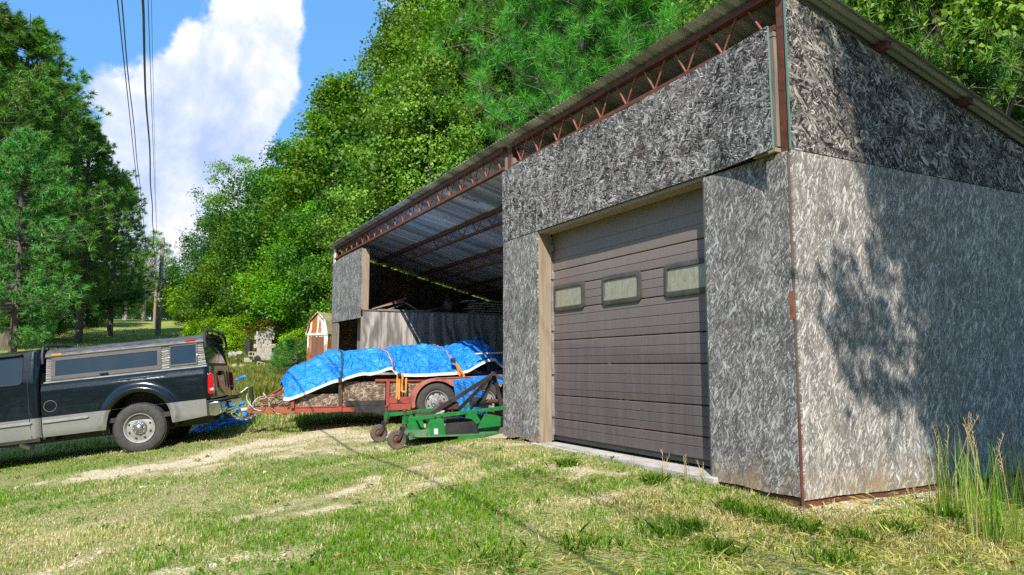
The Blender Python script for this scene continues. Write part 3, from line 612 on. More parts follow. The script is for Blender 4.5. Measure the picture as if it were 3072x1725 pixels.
def body_side(a0, a1, u0, u1, mat, name, parent, far=False, ca=None, ext=None, n_a=70, n_u=16, extra=None):
    V = []; F = []; aa = np.linspace(a0, a1, n_a)
    for a in aa:
        lo = u0 if not callable(u0) else u0(a); hi = u1 if not callable(u1) else u1(a)
        if ca is not None: lo = max(lo, arch_u(a, ca))
        lo = min(lo, hi-.001)
        for j in range(n_u):
            u = lo+(hi-lo)*j/(n_u-1); n = side_n(u, a)-(flare(a, u, ca) if ca is not None else 0)+(extra(a, u) if extra else 0)
            V.append((a, WD-n if far else n, u))
    for i in range(n_a-1):
        for j in range(n_u-1):
            q = [i*n_u+j, (i+1)*n_u+j, (i+1)*n_u+j+1, i*n_u+j+1]; F.append(tuple(reversed(q)) if far else tuple(q))
    mb = MB(O); mb.add(V, F); o = mb.build(name, M[mat], parent, smooth=True); o.data.polygons.foreach_set('use_smooth', [True]*len(o.data.polygons)); return o
rock = lambda a: .035 if a < .5 else .02+max(0, (a-.5))*.09
crease = lambda a, u: .010*math.exp(-((u-.775)/.010)**2)+.012*max(0, min(1, (u-.78)/.02))
tail = lambda a, u: max(0, a-.98)**2*3.0
for far in (False, True):
    body_side(-1.362, 1.09, .338, .858, 'paint', 'bed_side', TR, far, 0.02, n_a=110, n_u=30, extra=lambda a, u: crease(a, u)+tail(a, u))
    body_side(-1.362, 1.02, rock, .3375, 'silver', 'lower_panel', TR, far, 0.02, n_a=110, n_u=10)
# inside the wheel arch
mb = MB(O)
arch = [(0.02+.47*math.cos(t), .10+.47*math.sin(t)) for t in np.linspace(0, math.pi, 24)]
for i in range(23):
    (x0, z0), (x1, z1) = arch[i], arch[i+1]; mb.add([(x0, .02, z0), (x1, .02, z1), (x1, .5, z1), (x0, .5, z0)], [(0, 1, 2, 3)])
    mb.add([(x0, WD-.02, z0), (x1, WD-.02, z1), (x1, WD-.5, z1), (x0, WD-.5, z0)], [(0, 1, 2, 3)])
mb.box(-.5, .55, .49, WD-.49, .10, .6); mb.build('wheel_well', M['black'], TR)
mb = MB(O); mb.tube([(-.47, .0, .32), (-.53, .05, .15), (-.50, .03, .02)], .035, 6); mb.box(-.54, -.44, .06, .3, -.03, .22); mb.build('mud_flap', M['black'], TR)
# underside, frame, axle, exhaust
mb = MB(O); mb.box(-5.0, 1.0, .55, .65, -.08, .08); mb.box(-5.0, 1.0, WD-.65, WD-.55, -.08, .08); mb.box(-1.36, 1.02, .06, WD-.06, .13, .20); mb.tube([(0, .1, 0), (0, WD-.1, 0)], .045)
mb.ring((0, WD/2, 0), [(0, -.16), (.13, -.12), (.16, 0), (.13, .12), (0, .16)], 16); mb.box(-3.3, -1.3, .3, 1.7, -.05, .12); mb.tube([(.1, 1.5, .0), (.6, 1.5, .02), (1.05, 1.45, .03)], .04); mb.box(.45, .5, .35, .6, -.05, .15)
mb.build('chassis', M['blackm'], TR)
MB(O).tube([(-1.75, .25, -.03), (-1.60, .22, -.10)], .06, 12).build('exhaust_tip', M['galv'], TR, smooth=True)
# floor, headboard and tailgate
MB(O).box(-1.36, 1.05, .07, WD-.07, .62, .66).build('bed_floor', M['black'], TR)
MB(O).box(-1.36, -1.33, .06, WD-.06, .2, .86).build('bed_front', M['paint'], TR)
mb = MB(O); V = []; F = []; n1, n2 = 30, 20
for i in range(n1):
    for j in range(n2):
        t = i/(n1-1); s_ = j/(n2-1); y = .12+(WD-.24)*t; u = .345+s_*.515; b = .02*(1-abs(2*t-1)**8); dent = .012*math.sin(y*5+u*7)*(1-s_) if .3 < t < .7 else 0
        rec = -.012 if (.2 < t < .8 and .25 < s_ < .8) else 0
        V.append((1.10+b-.02*s_+rec+dent, y, u))
F = [(i*n2+j, i*n2+j+1, (i+1)*n2+j+1, (i+1)*n2+j) for i in range(n1-1) for j in range(n2-1)]
tg = mb.add(V, [tuple(reversed(f)) for f in F]).build('tailgate', M['paint'], TR, smooth=True); tg.data.polygons.foreach_set('use_smooth', [True]*len(F))
MB(O).box(1.10, 1.135, WD/2-.10, WD/2+.10, .70, .77).build('tailgate_handle', M['black'], tg, .006)
MB(O).box(1.04, 1.09, .05, WD-.05, .33, .86).build('tailgate_inner', M['paint'], TR)
for s_ in (0, 1):
    y0 = (lambda y: WD-y) if s_ else (lambda y: y)
    prof = [(1.055, .43), (1.062, .60), (1.078, .72), (1.10, .748), (1.135, .735), (1.148, .60), (1.145, .45), (1.13, .405), (1.08, .40)]
    mb = MB(O); lo, hi = sorted((y0(.006), y0(.13))); mb.prism(prof, 'y', lo, hi); tl = mb.build('tail_light', M['redl'], TR, .012, seg=3, smooth=True)
    mb = MB(O); mb.box(1.085, 1.151, lo-.002, hi+.002, .455, .505); mb.build('reversing_light', M['clearl'], tl, .008)
# bumper: chrome bar with a black step pad
mb = MB(O)
prof = [(1.03, .07), (1.03, .27), (1.20, .285), (1.24, .26), (1.26, .16), (1.235, .08), (1.15, .05)]
for y0, y1 in ((-.005, WD+.005),): mb.prism(prof, 'y', y0, y1)
bp = mb.build('rear_bumper', M['chrome'], TR, .02, seg=3, smooth=True)
MB(O).box(1.02, 1.27, -.01, WD+.01, .285, .31).build('step_pad', M['black'], bp, .01)
MB(O).box(1.03, 1.06, -.008, .0, .07, .30).build('bumper_cap', M['black'], bp)
MB(O).box(1.255, 1.262, .5, .82, .12, .25).build('number_plate_recess', M['black'], bp)
MB(O).box(.9, 1.30, WD/2-.04, WD/2+.04, -.06, .02).build('hitch_receiver', M['blackm'], TR)
mb = MB(O); mb.box(1.28, 1.50, WD/2-.03, WD/2+.03, -.09, -.05); mb.ring((1.46, WD/2, -.0), [(.012, -.05), (.012, -.02), (.028, .0), (.02, .03), (0, .035)], 12, 'z'); mb.build('ball_mount', M['chrome'], TR)
# fuel flap, mouldings
mb = MB(O); c0 = (-1.237+.0, .006, .50)
mb.tube([(c0[0]+.088*math.cos(t), .010-.0, c0[2]+.085*math.sin(t)) for t in np.linspace(0, 2*math.pi, 33)], .0025, 6, False); mb.build('fuel_flap', M['trim'], TR)
for a0, a1 in ((-1.355, -.70), (-3.2, -1.492)):
    mb = MB(O); mb.prism([(a0, .245), (a1-.03, .252), (a1, .27), (a1-.02, .29), (a0, .288)], 'y', -.012, .022); mb.build('side_moulding', M['trim'], TR, .005)
# cab (continues past the picture's left edge) and hood
def slab(pts, name, mat, parent=TR): return MB(O).add(pts[0], pts[1]).build(name, M[mat], parent, smooth=True)
def cab_n(u, a): return .012+(.0 if u < .86 else .13*((u-.86)/.56)**1.3)+.02*max(0, (.12-u)/.12)**1.6 + .05*max(0, (a+1.49)/.09)**2
for far in (False, True):
    for (u0, u1, mt, nm) in ((.03, .3375, 'silver', 'lower_panel'), (.338, 1.37, 'paint', 'cab_side')):
        V = []; F = []; aa = np.r_[np.linspace(-3.25, -1.55, 34), np.linspace(-1.54, -1.395, 12)]; uu = np.linspace(u0, u1, 6 if mt == 'silver' else 22)
        for a in aa:
            for u in uu:
                n = cab_n(u, a); V.append((a, WD-n if far else n, u))
        k = len(uu)
        for i in range(len(aa)-1):
            for j in range(k-1):
                ac, uc = (aa[i]+aa[i+1])/2, (uu[j]+uu[j+1])/2
                if mt == 'paint' and (.885 < uc < 1.33) and (-2.55 < ac < -1.62 or -3.25 < ac < -2.66): continue
                q = (i*k+j, (i+1)*k+j, (i+1)*k+j+1, i*k+j+1); F.append(tuple(reversed(q)) if far else q)
        o = MB(O).add(V, F).build(nm, M[mt], TR); o.data.polygons.foreach_set('use_smooth', [True]*len(F))
    for a0, a1 in ((-2.56, -1.61), (-3.25, -2.65)):
        V = [(a, (WD-cab_n(u, a)-.012) if far else cab_n(u, a)+.012, u) for a, u in ((a0, .875), (a1, .88), (a1, 1.335), (a0, 1.335))]
        wi = MB(O).add(V, [(0, 1, 2, 3)]).build('cab_window', M['glass'], TR)
        if not far:
            mb = MB(O); mb.tube([(a, cab_n(u, a)-.003, u) for a, u in ((a0, .878), (a1-.03, .882), (a1-.002, .91), (a1, 1.25), (a1-.05, 1.33), (a0, 1.335))], .011, 6); mb.build('window_seal', M['black'], wi)
    if not far:
        mb = MB(O); mb.tube([(a, cab_n(u, a)-.0005, u) for a, u in ((-1.516, .04), (-1.53, .30), (-1.535, .86), (-1.52, 1.10), (-1.506, 1.40))], .006, 6); mb.build('door_seam', M['black'], TR)
        mb = MB(O); mb.beam((-2.5, cab_n(1.3, -2)-.02, 1.325), (-1.62, cab_n(1.3, -2)-.02, 1.345), .03, .035); mb.build('rain_guard', M['black'], TR, .006)
        MB(O).tube([(-3.2, .008, .725), (-1.52, .008, .722)], .003, 6).build('body_crease', M['paint'], TR)
V = []; F = []; ys = np.linspace(.13, WD-.13, 20)
for a in (-3.3, -2.6, -1.9, -1.5, -1.42):
    for y in ys: V.append((a, y, 1.37+.065*(1-abs(2*(y-.13)/(WD-.26)-1)**3)-(.05 if a > -1.45 else 0)))
o = MB(O).add(V, [(i*20+j, (i+1)*20+j, (i+1)*20+j+1, i*20+j+1) for i in range(4) for j in range(19)]).build('cab_roof', M['paint'], TR); o.data.polygons.foreach_set('use_smooth', [True]*76)
mb = MB(O); mb.box(-1.42, -1.395, .12, WD-.12, .12, .9); mb.hexa([(-1.42, .14, .9), (-1.395, .14, .9), (-1.395, WD-.14, .9), (-1.42, WD-.14, .9), (-1.45, .18, 1.4), (-1.42, .18, 1.4), (-1.42, WD-.18, 1.4), (-1.45, WD-.18, 1.4)]); mb.build('cab_back', M['paint'], TR)
MB(O).box(-1.393, -1.388, .5, WD-.5, .95, 1.28).build('rear_window', M['glass'], TR)
MB(O).hexa([(-3.75, .1, .86), (-3.25, .16, 1.37), (-3.25, WD-.16, 1.37), (-3.75, WD-.1, .86), (-3.78, .1, .87), (-3.28, .16, 1.385), (-3.28, WD-.16, 1.385), (-3.78, WD-.1, .87)]).build('windscreen', M['glass'], TR)
mb = MB(O); mb.prism([(-3.25, .04), (-3.25, .86), (-3.8, .86), (-4.9, .74), (-5.05, .6), (-5.05, .1)], 'y', .05, WD-.05); mb.build('hood', M['paint'], TR, .04, seg=3, smooth=True)
MB(O).box(-1.40, -1.36, .1, WD-.1, .0, .30).build('cab_gap', M['black'], TR)
for far in (False, True): MB(O).box(-3.3, -1.41, *( (WD-.2, WD-.03) if far else (.03, .2)), -.02, .045).build('rocker', M['black'], TR)
# wheels
def wheel(parent, a, near, rad, rim, wd, nhole, off, hr, hub='hubc', z=0):
    wt = empty('wheel'); wt.parent = parent; wt.location = (a, near, off+z)
    s_ = 1 if near < .9 else -1
    tp = [(rim*1.02, .012), (rim*1.10, .000), (rim*1.30, -.006), (rad*.93, .004), (rad*.975, .018), (rad, .045), (rad, wd-.045), (rad*.97, wd-.015), (rim*1.2, wd), (rim*1.0, wd-.01)]
    mb = MB(); mb.ring((0, 0, 0), [(r, t*s_) for r, t in tp], 56); mb.build('tyre', M['rubber'], wt, smooth=True)
    mb = MB(); nt = 64                        # tread blocks
    for i in range(nt):
        for row, (t0, t1) in enumerate(((.03, .075), (.085, wd/2-.005), (wd/2+.005, wd-.085), (wd-.075, wd-.03))):
            a0 = 2*math.pi*(i+.5*(row % 2))/nt; a1 = a0+2*math.pi/nt*.72; r1 = rad+.007; r0 = rad-.002; P = []
            for r in (r0, r1):
                for (an, t) in ((a0, t0), (a1, t0), (a1, t1), (a0, t1)): P.append((r*math.cos(an), t*s_, r*math.sin(an)))
            mb.hexa(P)
    mb.build('tread', M['rubber'], wt)
    mb = MB(); mb.ring((0, 0, 0), [(rim, .012*s_), (rim*1.0, .0), (rim*.95, .002*s_), (rim*.90, .022*s_), (rim*.86, .050*s_), (rim*.80, .046*s_), (rim*.60, .030*s_), (rim*.47, .032*s_), (rim*.44, .05*s_), (0, .05*s_)], 48)
    rm = mb.build('rim', M['alu'], wt, smooth=True)
    for k in range(nhole):
        an = 2*math.pi*(k+.5)/nhole; mb = MB(); mb.disc((rim*.70*math.cos(an), .0345*s_, rim*.70*math.sin(an)), hr, 12); mb.build('rim_hole', M['black'], wt)
    mb = MB(); mb.ring((0, 0, 0), [(rim*.46, .034*s_), (rim*.44, .012*s_), (rim*.40, .0), (rim*.30, -.004*s_), (rim*.27, -.03*s_), (rim*.20, -.045*s_), (0, -.05*s_)], 32)
    for k in range(nhole): an = 2*math.pi*k/nhole; mb.ring((rim*.36*math.cos(an), 0, rim*.36*math.sin(an)), [(.011, .01*s_), (.011, -.012*s_), (0, -.016*s_)], 6)
    mb.build('hub', M[hub], wt, smooth=True); return wt
wheel(TR, 0, 0.03, .387, .232, .245, 8, .387, .020); wheel(TR, 0, WD-.03, .387, .232, .245, 8, .387, .020)
wheel(TR, -3.62, 0.05, .387, .232, .245, 8, .387, .020); wheel(TR, -3.62, WD-.05, .387, .232, .245, 8, .387, .020)
# camper cap
def cap_n(u): return .05+.085*max(0, (u-.865)/.4)
CAPA0, CAPA1 = -1.29, 1.055
def rib(u): return .006*math.sin(u*2*math.pi/.028)
for far in (False, True):
    V = []; F = []; uu = np.linspace(.868, 1.262, 110); aa = [CAPA0, -1.216, -1.2159, .372, .3721, .492, .4921, .924, .9241, CAPA1]
    keep = []
    for a in aa:
        for u in uu:
            lean = .05*max(0, (u-.865)/.4)*(1 if a > 1 else 0); n = cap_n(u)+rib(u); V.append((a-lean, WD-n if far else n, u))
    k = len(uu)
    for i in range(len(aa)-1):
        ac = (aa[i]+aa[i+1])/2
        for j in range(k-1):
            uc = (uu[j]+uu[j+1])/2
            if ((-1.216 < ac < .372 and .90 < uc < 1.25) or (.492 < ac < .924 and .917 < uc < 1.253)): continue
            q = (i*k+j, (i+1)*k+j, (i+1)*k+j+1, i*k+j+1); F.append(tuple(reversed(q)) if far else q)
    MB(O).add(V, F).build('cap_siding', M['cap'] if 'cap' in M else M['galv'], TR)
# cap roof: ribbed shoulder and rounded top
V = []; F = []; prof = []
for t in np.linspace(0, 1, 40):
    if t < .28: s_ = t/.28; prof.append((cap_n(1.262)-.012+.05*s_+.10*s_**2.2, 1.265+.115*s_**.8+.004*math.sin(s_*26)))
    else: s_ = (t-.28)/.44; 
half = [p for p in prof]
yl, ul = half[-1]
mid = [(y, ul+.05*math.sin(math.pi*(y-yl)/(WD-2*yl))**.8) for y in np.linspace(yl, WD-yl, 24)[1:-1]]
full = half+mid+[(WD-y, u) for y, u in reversed(half)]
k = len(full)
for a in np.linspace(CAPA0-.02, CAPA1-.03, 12):
    for y, u in full: V.append((a, y, u+.004*math.sin(a*9)))
mb = MB(O).add(V, [(i*k+j, (i+1)*k+j, (i+1)*k+j+1, i*k+j+1) for i in range(11) for j in range(k-1)]); caproof = mb.build('cap_roof', M['capr'], TR); caproof.data.polygons.foreach_set('use_smooth', [True]*len(caproof.data.polygons))
MB(O).box(CAPA0-.03, CAPA1+.01, .035, .055, .855, .875).build('cap_rail', M['galv'], TR)
mb = MB(O); mb.box(CAPA0-.02, CAPA1-.04, cap_n(1.262)-.022, cap_n(1.262)-.004, 1.255, 1.272); mb.build('cap_rail', M['frameg'], TR)
def flat_frame(a0, a1, u0, u1, wd, y, mat, name, parent, th=.018):
    mb = MB(O); f = lambda u: cap_n(u)-y
    for (p, q, r_, s_) in ((a0, a1, u0, u0+wd), (a0, a1, u1-wd, u1), (a0, a0+wd, u0+wd, u1-wd), (a1-wd, a1, u0+wd, u1-wd)):
        mb.hexa([(p, f(r_), r_), (q, f(r_), r_), (q, f(r_)+th, r_), (p, f(r_)+th, r_), (p, f(s_), s_), (q, f(s_), s_), (q, f(s_)+th, s_), (p, f(s_)+th, s_)])
    return mb.build(name, M[mat], parent, .002)
def cap_win(a0, a1, u0, u1, wd):
    fr = flat_frame(a0, a1, u0, u1, wd, .012, 'frameg', 'side_window', TR)
    V = [(a, cap_n(u)-.003, u) for a, u in ((a0+wd*.8, u0+wd*.8), (a1-wd*.8, u0+wd*.8), (a1-wd*.8, u1-wd*.8), (a0+wd*.8, u1-wd*.8))]
    MB(O).add(V, [(0, 1, 2, 3)]).build('pane', M['glass'], fr); return fr
w1 = cap_win(-1.222, .378, .893, 1.254, .062); w2 = cap_win(.494, .925, .912, 1.256, .026)
MB(O).box(-.52, -.40, cap_n(.92)-.05, cap_n(.92)-.012, .905, .93).build('latch', M['black'], w1, .006)
for a in (.497, .922):
    mb = MB(O); mb.ring((a, cap_n(1.05)-.024, 1.06), [(0, 0), (.013, .002), (.015, .012)], 12); mb.build('window_knob', M['white'], w2)
MB(O).box(.75, .90, cap_n(1.3)-.022, cap_n(1.3)+.05, 1.285, 1.318).build('marker_light', M['redl'], TR, .006)
MB(O).box(-1.22, -1.08, cap_n(1.3)-.022, cap_n(1.3)+.04, 1.272, 1.302).build('marker_light', M['amber'], TR, .006)
for a in (-1.33, CAPA1+.005):
    mb = MB(O); pts = [(a, .065, 1.16), (a-.01, .085, 1.30), (a-.015, .16, 1.42), (a-.02, .30, 1.445), (a-.02, WD/2, 1.475), (a-.02, WD-.30, 1.445), (a-.015, WD-.16, 1.42), (a, WD-.085, 1.30), (a, WD-.065, 1.16)]
    mb.tube(pts, .022, 8)
    for y in (.32, WD/2-.3, WD/2+.3, WD-.32): mb.tube([(a, y, 1.38), (a, y, 1.50)], .012, 6)
    mb.build('rack_bar', M['black'], TR, smooth=True)
# cap front and back
MB(O).prism([(.06, .868), (WD-.06, .868), (WD-.14, 1.26), (WD-.28, 1.38), (.28, 1.38), (.14, 1.26)], 'x', CAPA0-.005, CAPA0+.01).build('cap_front', M['galv'], TR)
bk = [(.07, .868), (WD-.07, .868), (WD-.14, 1.26), (WD-.30, 1.375), (.30, 1.375), (.14, 1.26)]
ln_ = lambda u: CAPA1+.012-.12*(u-.865)/.4
mb = MB(O); cx = WD/2; out_ = [(ln_(u), y, u) for y, u in bk]; inn = [(ln_(.90+(u-.868)*.72), cx+(y-cx)*.90, .91+(u-.868)*.70) for y, u in bk]
mb.add(out_+inn+[(a-.03, y, u) for a, y, u in out_]+[(a-.02, y, u) for a, y, u in inn], [(i, (i+1) % 6, 6+(i+1) % 6, 6+i) for i in range(6)]+[(6+i, 6+(i+1) % 6, 18+(i+1) % 6, 18+i) for i in range(6)]+[(i, 12+i, 12+(i+1) % 6, (i+1) % 6) for i in range(6)])
hatch = mb.build('cap_hatch', M['black'], TR)
MB(O).add([(a-.008, y, u) for a, y, u in inn], [tuple(range(6))]).build('pane', M['glass'], hatch)

# ------------------------------------------------------------------ trailer
TLM = frame_matrix(at_depth(1310.5, 1207.8, 12.5), 20, 0, .345)
TL = empty('utility_trailer', label='red double axle trailer with plywood sides hitched to the truck', category='trailer', mat=TLM)
O = (0, 0, .345); N0, N1 = .25, 1.95; NC = (N0+N1)/2
for n in (N0, N1):
    s_ = 1 if n == N0 else -1
    mb = MB(O); mb.box(-2.31, 2.6, n, n+s_*.05, -.135, -.052) if s_ > 0 else mb.box(-2.31, 2.6, n-.05, n, -.135, -.052)
    lo, hi = sorted((n-.012*s_, n+.05*s_)); mb.box(-2.31, 2.6, lo, hi, -.054, -.042); mb.build('side_rail', M['red'], TL)
    for a, b, c in ((-2.30, -.035, .02), (-1.5, 0, .01)): pass
    for k, (a, b) in enumerate(((-2.34, -1.62), (-1.56, -.84), (-.76, .6), (.64, 2.55))):
        lo, hi = sorted((n+.008*s_, n+.026*s_)); MB(O).box(a, b, lo, hi, -.04, .36 if a > -2 else .16).build('side_board', M['osbt'] if 'osbt' in M else M['osb_lo'], TL)
    for a, z1 in ((-2.355, .12 if s_ > 0 else .2), (-1.595, .36), (-.80, .40), (.62, .40), (2.55, .40)):
        lo, hi = sorted((n-.035*s_, n+.012*s_)); MB(O).box(a-.028, a+.028, lo, hi, -.13 if a > -2 else -.06, z1).build('stake_post', M['red'], TL, .003)
    lo, hi = sorted((n-.03*s_, n+.02*s_)); MB(O).box(-1.02, 2.58, lo, hi, .36, .40).build('top_rail', M['red'], TL, .003)
MB(O).box(-1.50, -.85, N0-.03, N0-.012, -.035, .045).build('skirt_board', M['blackm'], TL); MB(O).box(-1.36, -.84, N0-.034, N0-.016, -.15, -.04).build('skirt_board', M['blackm'], TL)
MB(O).box(-.79, -.43, N0-.16, N0-.02, -.12, -.015).build('step_plate', M['red'], TL, .004); MB(O).box(-.79, -.37, N0-.10, N0-.02, -.010, .10).build('step_plate', M['red'], TL, .004)
MB(O).box(-.66, -.58, N0-.13, N0-.11, -.02, .02).build('strap_ratchet', M['blackm'], TL); 
mb = MB(O); mb.box(-2.3, 2.6, N0+.03, N1-.03, -.05, -.02); mb.build('deck', M['woodd'], TL)
MB(O).box(-2.34, -2.31, N0+.03, N1, -.12, .12).build('front_board', M['redf'], TL)
for a in (0, .86): MB(O).tube([(a, .1, 0), (a, N1+.15, 0)], .035).build('axle', M['blackm'], TL)
# tandem fenders
def fender(y0, y1):
    out, inn = [], []
    for t in np.linspace(192, 92, 14): out.append((.43*math.cos(R(t)), .0+.41*math.sin(R(t))))
    out += [(.3, .425), (.95, .44)]
    for t in np.linspace(84, -12, 14): out.append((.86+.43*math.cos(R(t)), .02+.41*math.sin(R(t))))
    for t in np.linspace(-10, 128, 14): inn.append((.86+.385*math.cos(R(t)), .0+.37*math.sin(R(t))))
    inn += [(.545, .262), (.50, .238), (.43, .228), (.36, .238), (.31, .262)]
    for t in np.linspace(52, 190, 14): inn.append((.385*math.cos(R(t)), .0+.37*math.sin(R(t))))
    n, k = len(out), len(inn)
    mb = MB(O)
    # outer skirt as a strip between the two curves
    A = out; B = list(reversed(inn)); m_ = 60
    def res(P, m):
        P = np.array(P); d = np.r_[0, np.cumsum(np.hypot(*np.diff(P, axis=0).T))]; t = np.linspace(0, d[-1], m); return np.c_[np.interp(t, d, P[:, 0]), np.interp(t, d, P[:, 1])]
    # match by x so the strip stays tidy
    A_, B_ = res(A, m_), res(B, m_)
    V = [(a, y0, b) for a, b in A_]+[(a, y0, b) for a, b in B_]+[(a, y1, b) for a, b in A_]
    F = [(i, i+1, m_+i+1, m_+i) for i in range(m_-1)]+[(i, 2*m_+i, 2*m_+i+1, i+1) for i in range(m_-1)]
    return mb.add(V, F).build('fender', M['redf'], TL)
fender(-.03, .24); fender(WD+.25, WD-.03)
MB(O).tube([(-.05, -.036, .41), (.95, -.036, .448)], .010, 6).build('fender_bead', M['redf'], TL)
for a in (0, .86): wheel(TL, a, 0.0, .345, .205, .20, 8, .345, .018, 'galv'); wheel(TL, a, WD+.21, .345, .205, .20, 8, .345, .018, 'galv')
# tongue
CP = (-3.12, NC-.02)
for n in (N0+.02, N1-.02): MB(O).beam((-2.30, n, -.095), (CP[0]+.1, CP[1], -.13), .06, .105).build('tongue_beam', M['rust3'] if 'rust3' in M else M['rust2'], TL, .003)
for n in (N0+.1, N1-.1): MB(O).beam((-2.33, n, .30), (-2.84, NC+(n-NC)*.18, .0), .03, .035).build('tongue_brace', M['rust2'], TL)
mb = MB(O); mb.hexa([(-3.22, NC-.05, -.15), (-2.95, NC-.05, -.15), (-2.95, NC+.05, -.15), (-3.22, NC+.05, -.15), (-3.22, NC-.035, -.085), (-2.95, NC-.04, -.07), (-2.95, NC+.04, -.07), (-3.22, NC+.035, -.085)]); mb.build('coupler', M['galv'], TL, .01)
jk = MB(O).tube([(-2.93, NC-.09, -.30), (-2.96, NC-.09, .0), (-3.0, NC-.09, .27)], .031, 12).build('jack', M['black'], TL, smooth=True)
MB(O).tube([(-3.0, NC-.09, .255), (-3.05, NC-.10, .265), (-3.16, NC-.13, .17), (-3.17, NC-.13, .17)], .008).build('crank', M['galv'], jk); MB(O).tube([(-3.17, NC-.13, .165), (-3.23, NC-.14, .21)], .024, 10).build('knob', M['rubberb'], jk)
def chain(pts, label_part, parent, r=.016):
    P = [Vector(p) for p in pts]; mb = MB(O)
    seg = [(P[i+1]-P[i]).length for i in range(len(P)-1)]; L_ = sum(seg); n = int(L_/.034)
    def at(t):
        d = t*L_
        for i, s_ in enumerate(seg):
            if d <= s_: return P[i].lerp(P[i+1], d/s_)
            d -= s_
        return P[-1]
    for i in range(n):
        p, q = at(i/n), at(min(1, (i+1.35)/n)); d = (q-p).normalized(); s_ = d.orthogonal().normalized()
        if i % 2: s_ = d.cross(s_)
        mb.tube([p, p+(q-p)*.3+s_*r, p+(q-p)*.7+s_*r, q, p+(q-p)*.7-s_*r, p+(q-p)*.3-s_*r, p], .0042, 5, False)
    return mb.build('safety_chain', M['galv'], parent)
sagp = lambda p, q, s_, n=14: [tuple(Vector(p).lerp(Vector(q), t)-Vector((0, 0, 4*s_*t*(1-t)))) for t in np.linspace(0, 1, n)]
chain(sagp((-2.78, NC-.25, -.02), (-3.35, NC-.3, -.1), .20), '', TL); chain(sagp((-2.9, NC+.1, -.08), (-3.4, NC+.2, -.1), .2), '', TL)
MB(O).tube(sagp((-2.80, NC-.2, .02), (-3.45, NC-.1, -.06), .12), .006, 6).build('light_cable', M['black'], TL)

def coil(name, n, c, spread, mats, label, cat, rad=.16, seed=0):
    rd = random.Random(seed); root = empty(name, c, label=label, category=cat)
    for k in range(n):
        cc = Vector((rd.uniform(-spread[0], spread[0]), rd.uniform(-spread[1], spread[1]), rd.uniform(0, spread[2]))); e1 = Vector((rd.uniform(-1, 1), rd.uniform(-1, 1), rd.uniform(-.5, .5))).normalized(); e2 = e1.orthogonal().normalized(); r_ = rad*rd.uniform(.5, 1.1)
        e2 = (e2+Vector((rd.uniform(-.6, .6), rd.uniform(-.6, .6), rd.uniform(.2, .8)))).normalized()
        MB().tube([cc+e1*r_*math.cos(t)*1.5+e2*r_*math.sin(t)+Vector((rd.uniform(-.01, .01),)*3) for t in np.linspace(0, rd.uniform(2.5, 6), 14)], .008, 6).build('loop', M[mats[k % len(mats)]], root, smooth=True)
    return root
tw = lambda a, n, u: tuple(TLM @ Vector((a, n, u+.345)))
coil('hose_bundle', 13, tw(-2.60, NC-.35, -.02), (.20, .26, .07), ['trim', 'plasticbag', 'strap_p', 'woodg', 'black'], 'tangled bundle of pale cords and hoses on the trailer tongue', 'hoses', seed=5)

# tarp over the load: heights read along the trailer
TOPA = [(-2.50,.28),(-2.46,.40),(-2.40,.485),(-2.25,.59),(-2.08,.668),(-1.85,.80),(-1.70,.90),(-1.60,.935),(-1.52,.905),(-1.40,.872),(-1.2,.89),(-.98,.915),(-.84,.905),(-.72,.925),(-.5,.958),(-.16,.965),(.15,1.0),(.45,.985),(.56,1.03),(.75,1.075),(.9,1.105),(1.05,1.07),(1.2,.93),(1.5,.63),(1.6,.5)]
HEMA = [(-2.50,.08),(-2.42,.03),(-2.28,.065),(-2.0,.18),(-1.78,.265),(-1.66,.295),(-1.60,.285),(-1.52,.34),(-1.35,.41),(-1.24,.435),(-1.1,.425),(-.95,.47),(-.82,.535),(-.74,.54),(-.68,.43),(-.6,.395),(-.4,.385),(-.15,.385),(.2,.405),(.45,.425),(.6,.45),(.85,.60),(1.0,.685),(1.10,.70),(1.2,.60),(1.6,.45)]
NA, NT = 300, 90; aa = np.linspace(-2.50, 1.60, NA); tt = np.linspace(0, 1, NT)
topz = np.interp(aa, *zip(*TOPA)); hemz = np.interp(aa, *zip(*HEMA)); hemf = hemz*.5+.2
k_ = np.ones(5)/5; topz = np.convolve(np.pad(topz, 2, 'edge'), k_, 'valid'); hemz = np.convolve(np.pad(hemz, 2, 'edge'), k_, 'valid')
AAa, TTt = np.meshgrid(aa, tt, indexing='ij')
rise = np.clip(TTt/.5, 0, 1); fall = np.clip((TTt-.5)/.5, 0, 1)
sh = np.where(TTt < .5, 1-(1-rise)**2.1, 1-fall**2.1)
base = np.where(TTt < .5, hemz[:, None], hemf[:, None])
ZT = base+(topz[:, None]-base)*sh
endin = 1-.04*np.clip((-2.0-AAa)/.5, 0, 1)**2
NT_ = NC+(np.where(TTt < .5, -(N1-N0)/2-.15, (N1-N0)/2+.10))*np.abs(1-2*TTt)**.72*endin
def ridges(x, y, s): return 1-np.abs(2*vnoise(x, y, s)-1)
pull = np.zeros_like(AAa)
for c in (-1.60, -.70, .42): pull += np.exp(-((AAa-c)/.07)**2)
wr = .045*(ridges(AAa*3.2+TTt*4, TTt*9, 1)-.5)+.028*(ridges(AAa*9+TTt*5, TTt*12-AAa*2, 2)-.5)+.010*(ridges(AAa*22, TTt*26, 3)-.5)+.05*(vnoise(AAa*2.2, TTt*3, 4)-.5)
fan_ = 0
for c in (-1.60, -.70, .42):      # folds running out from each strap
    dx = AAa-c; r_ = np.hypot(dx, (TTt-.06)*1.4)+.03; th = np.arctan2(TTt-.06, dx); fan_ = fan_+.026*np.sin(th*15)*np.exp(-r_*2.3)*np.clip(r_*6, 0, 1)
wr = (wr+fan_)*np.clip(TTt*8, .25, 1)*np.clip((1-TTt)*8, .25, 1)-pull*.028*np.clip(TTt*5, 0, 1)
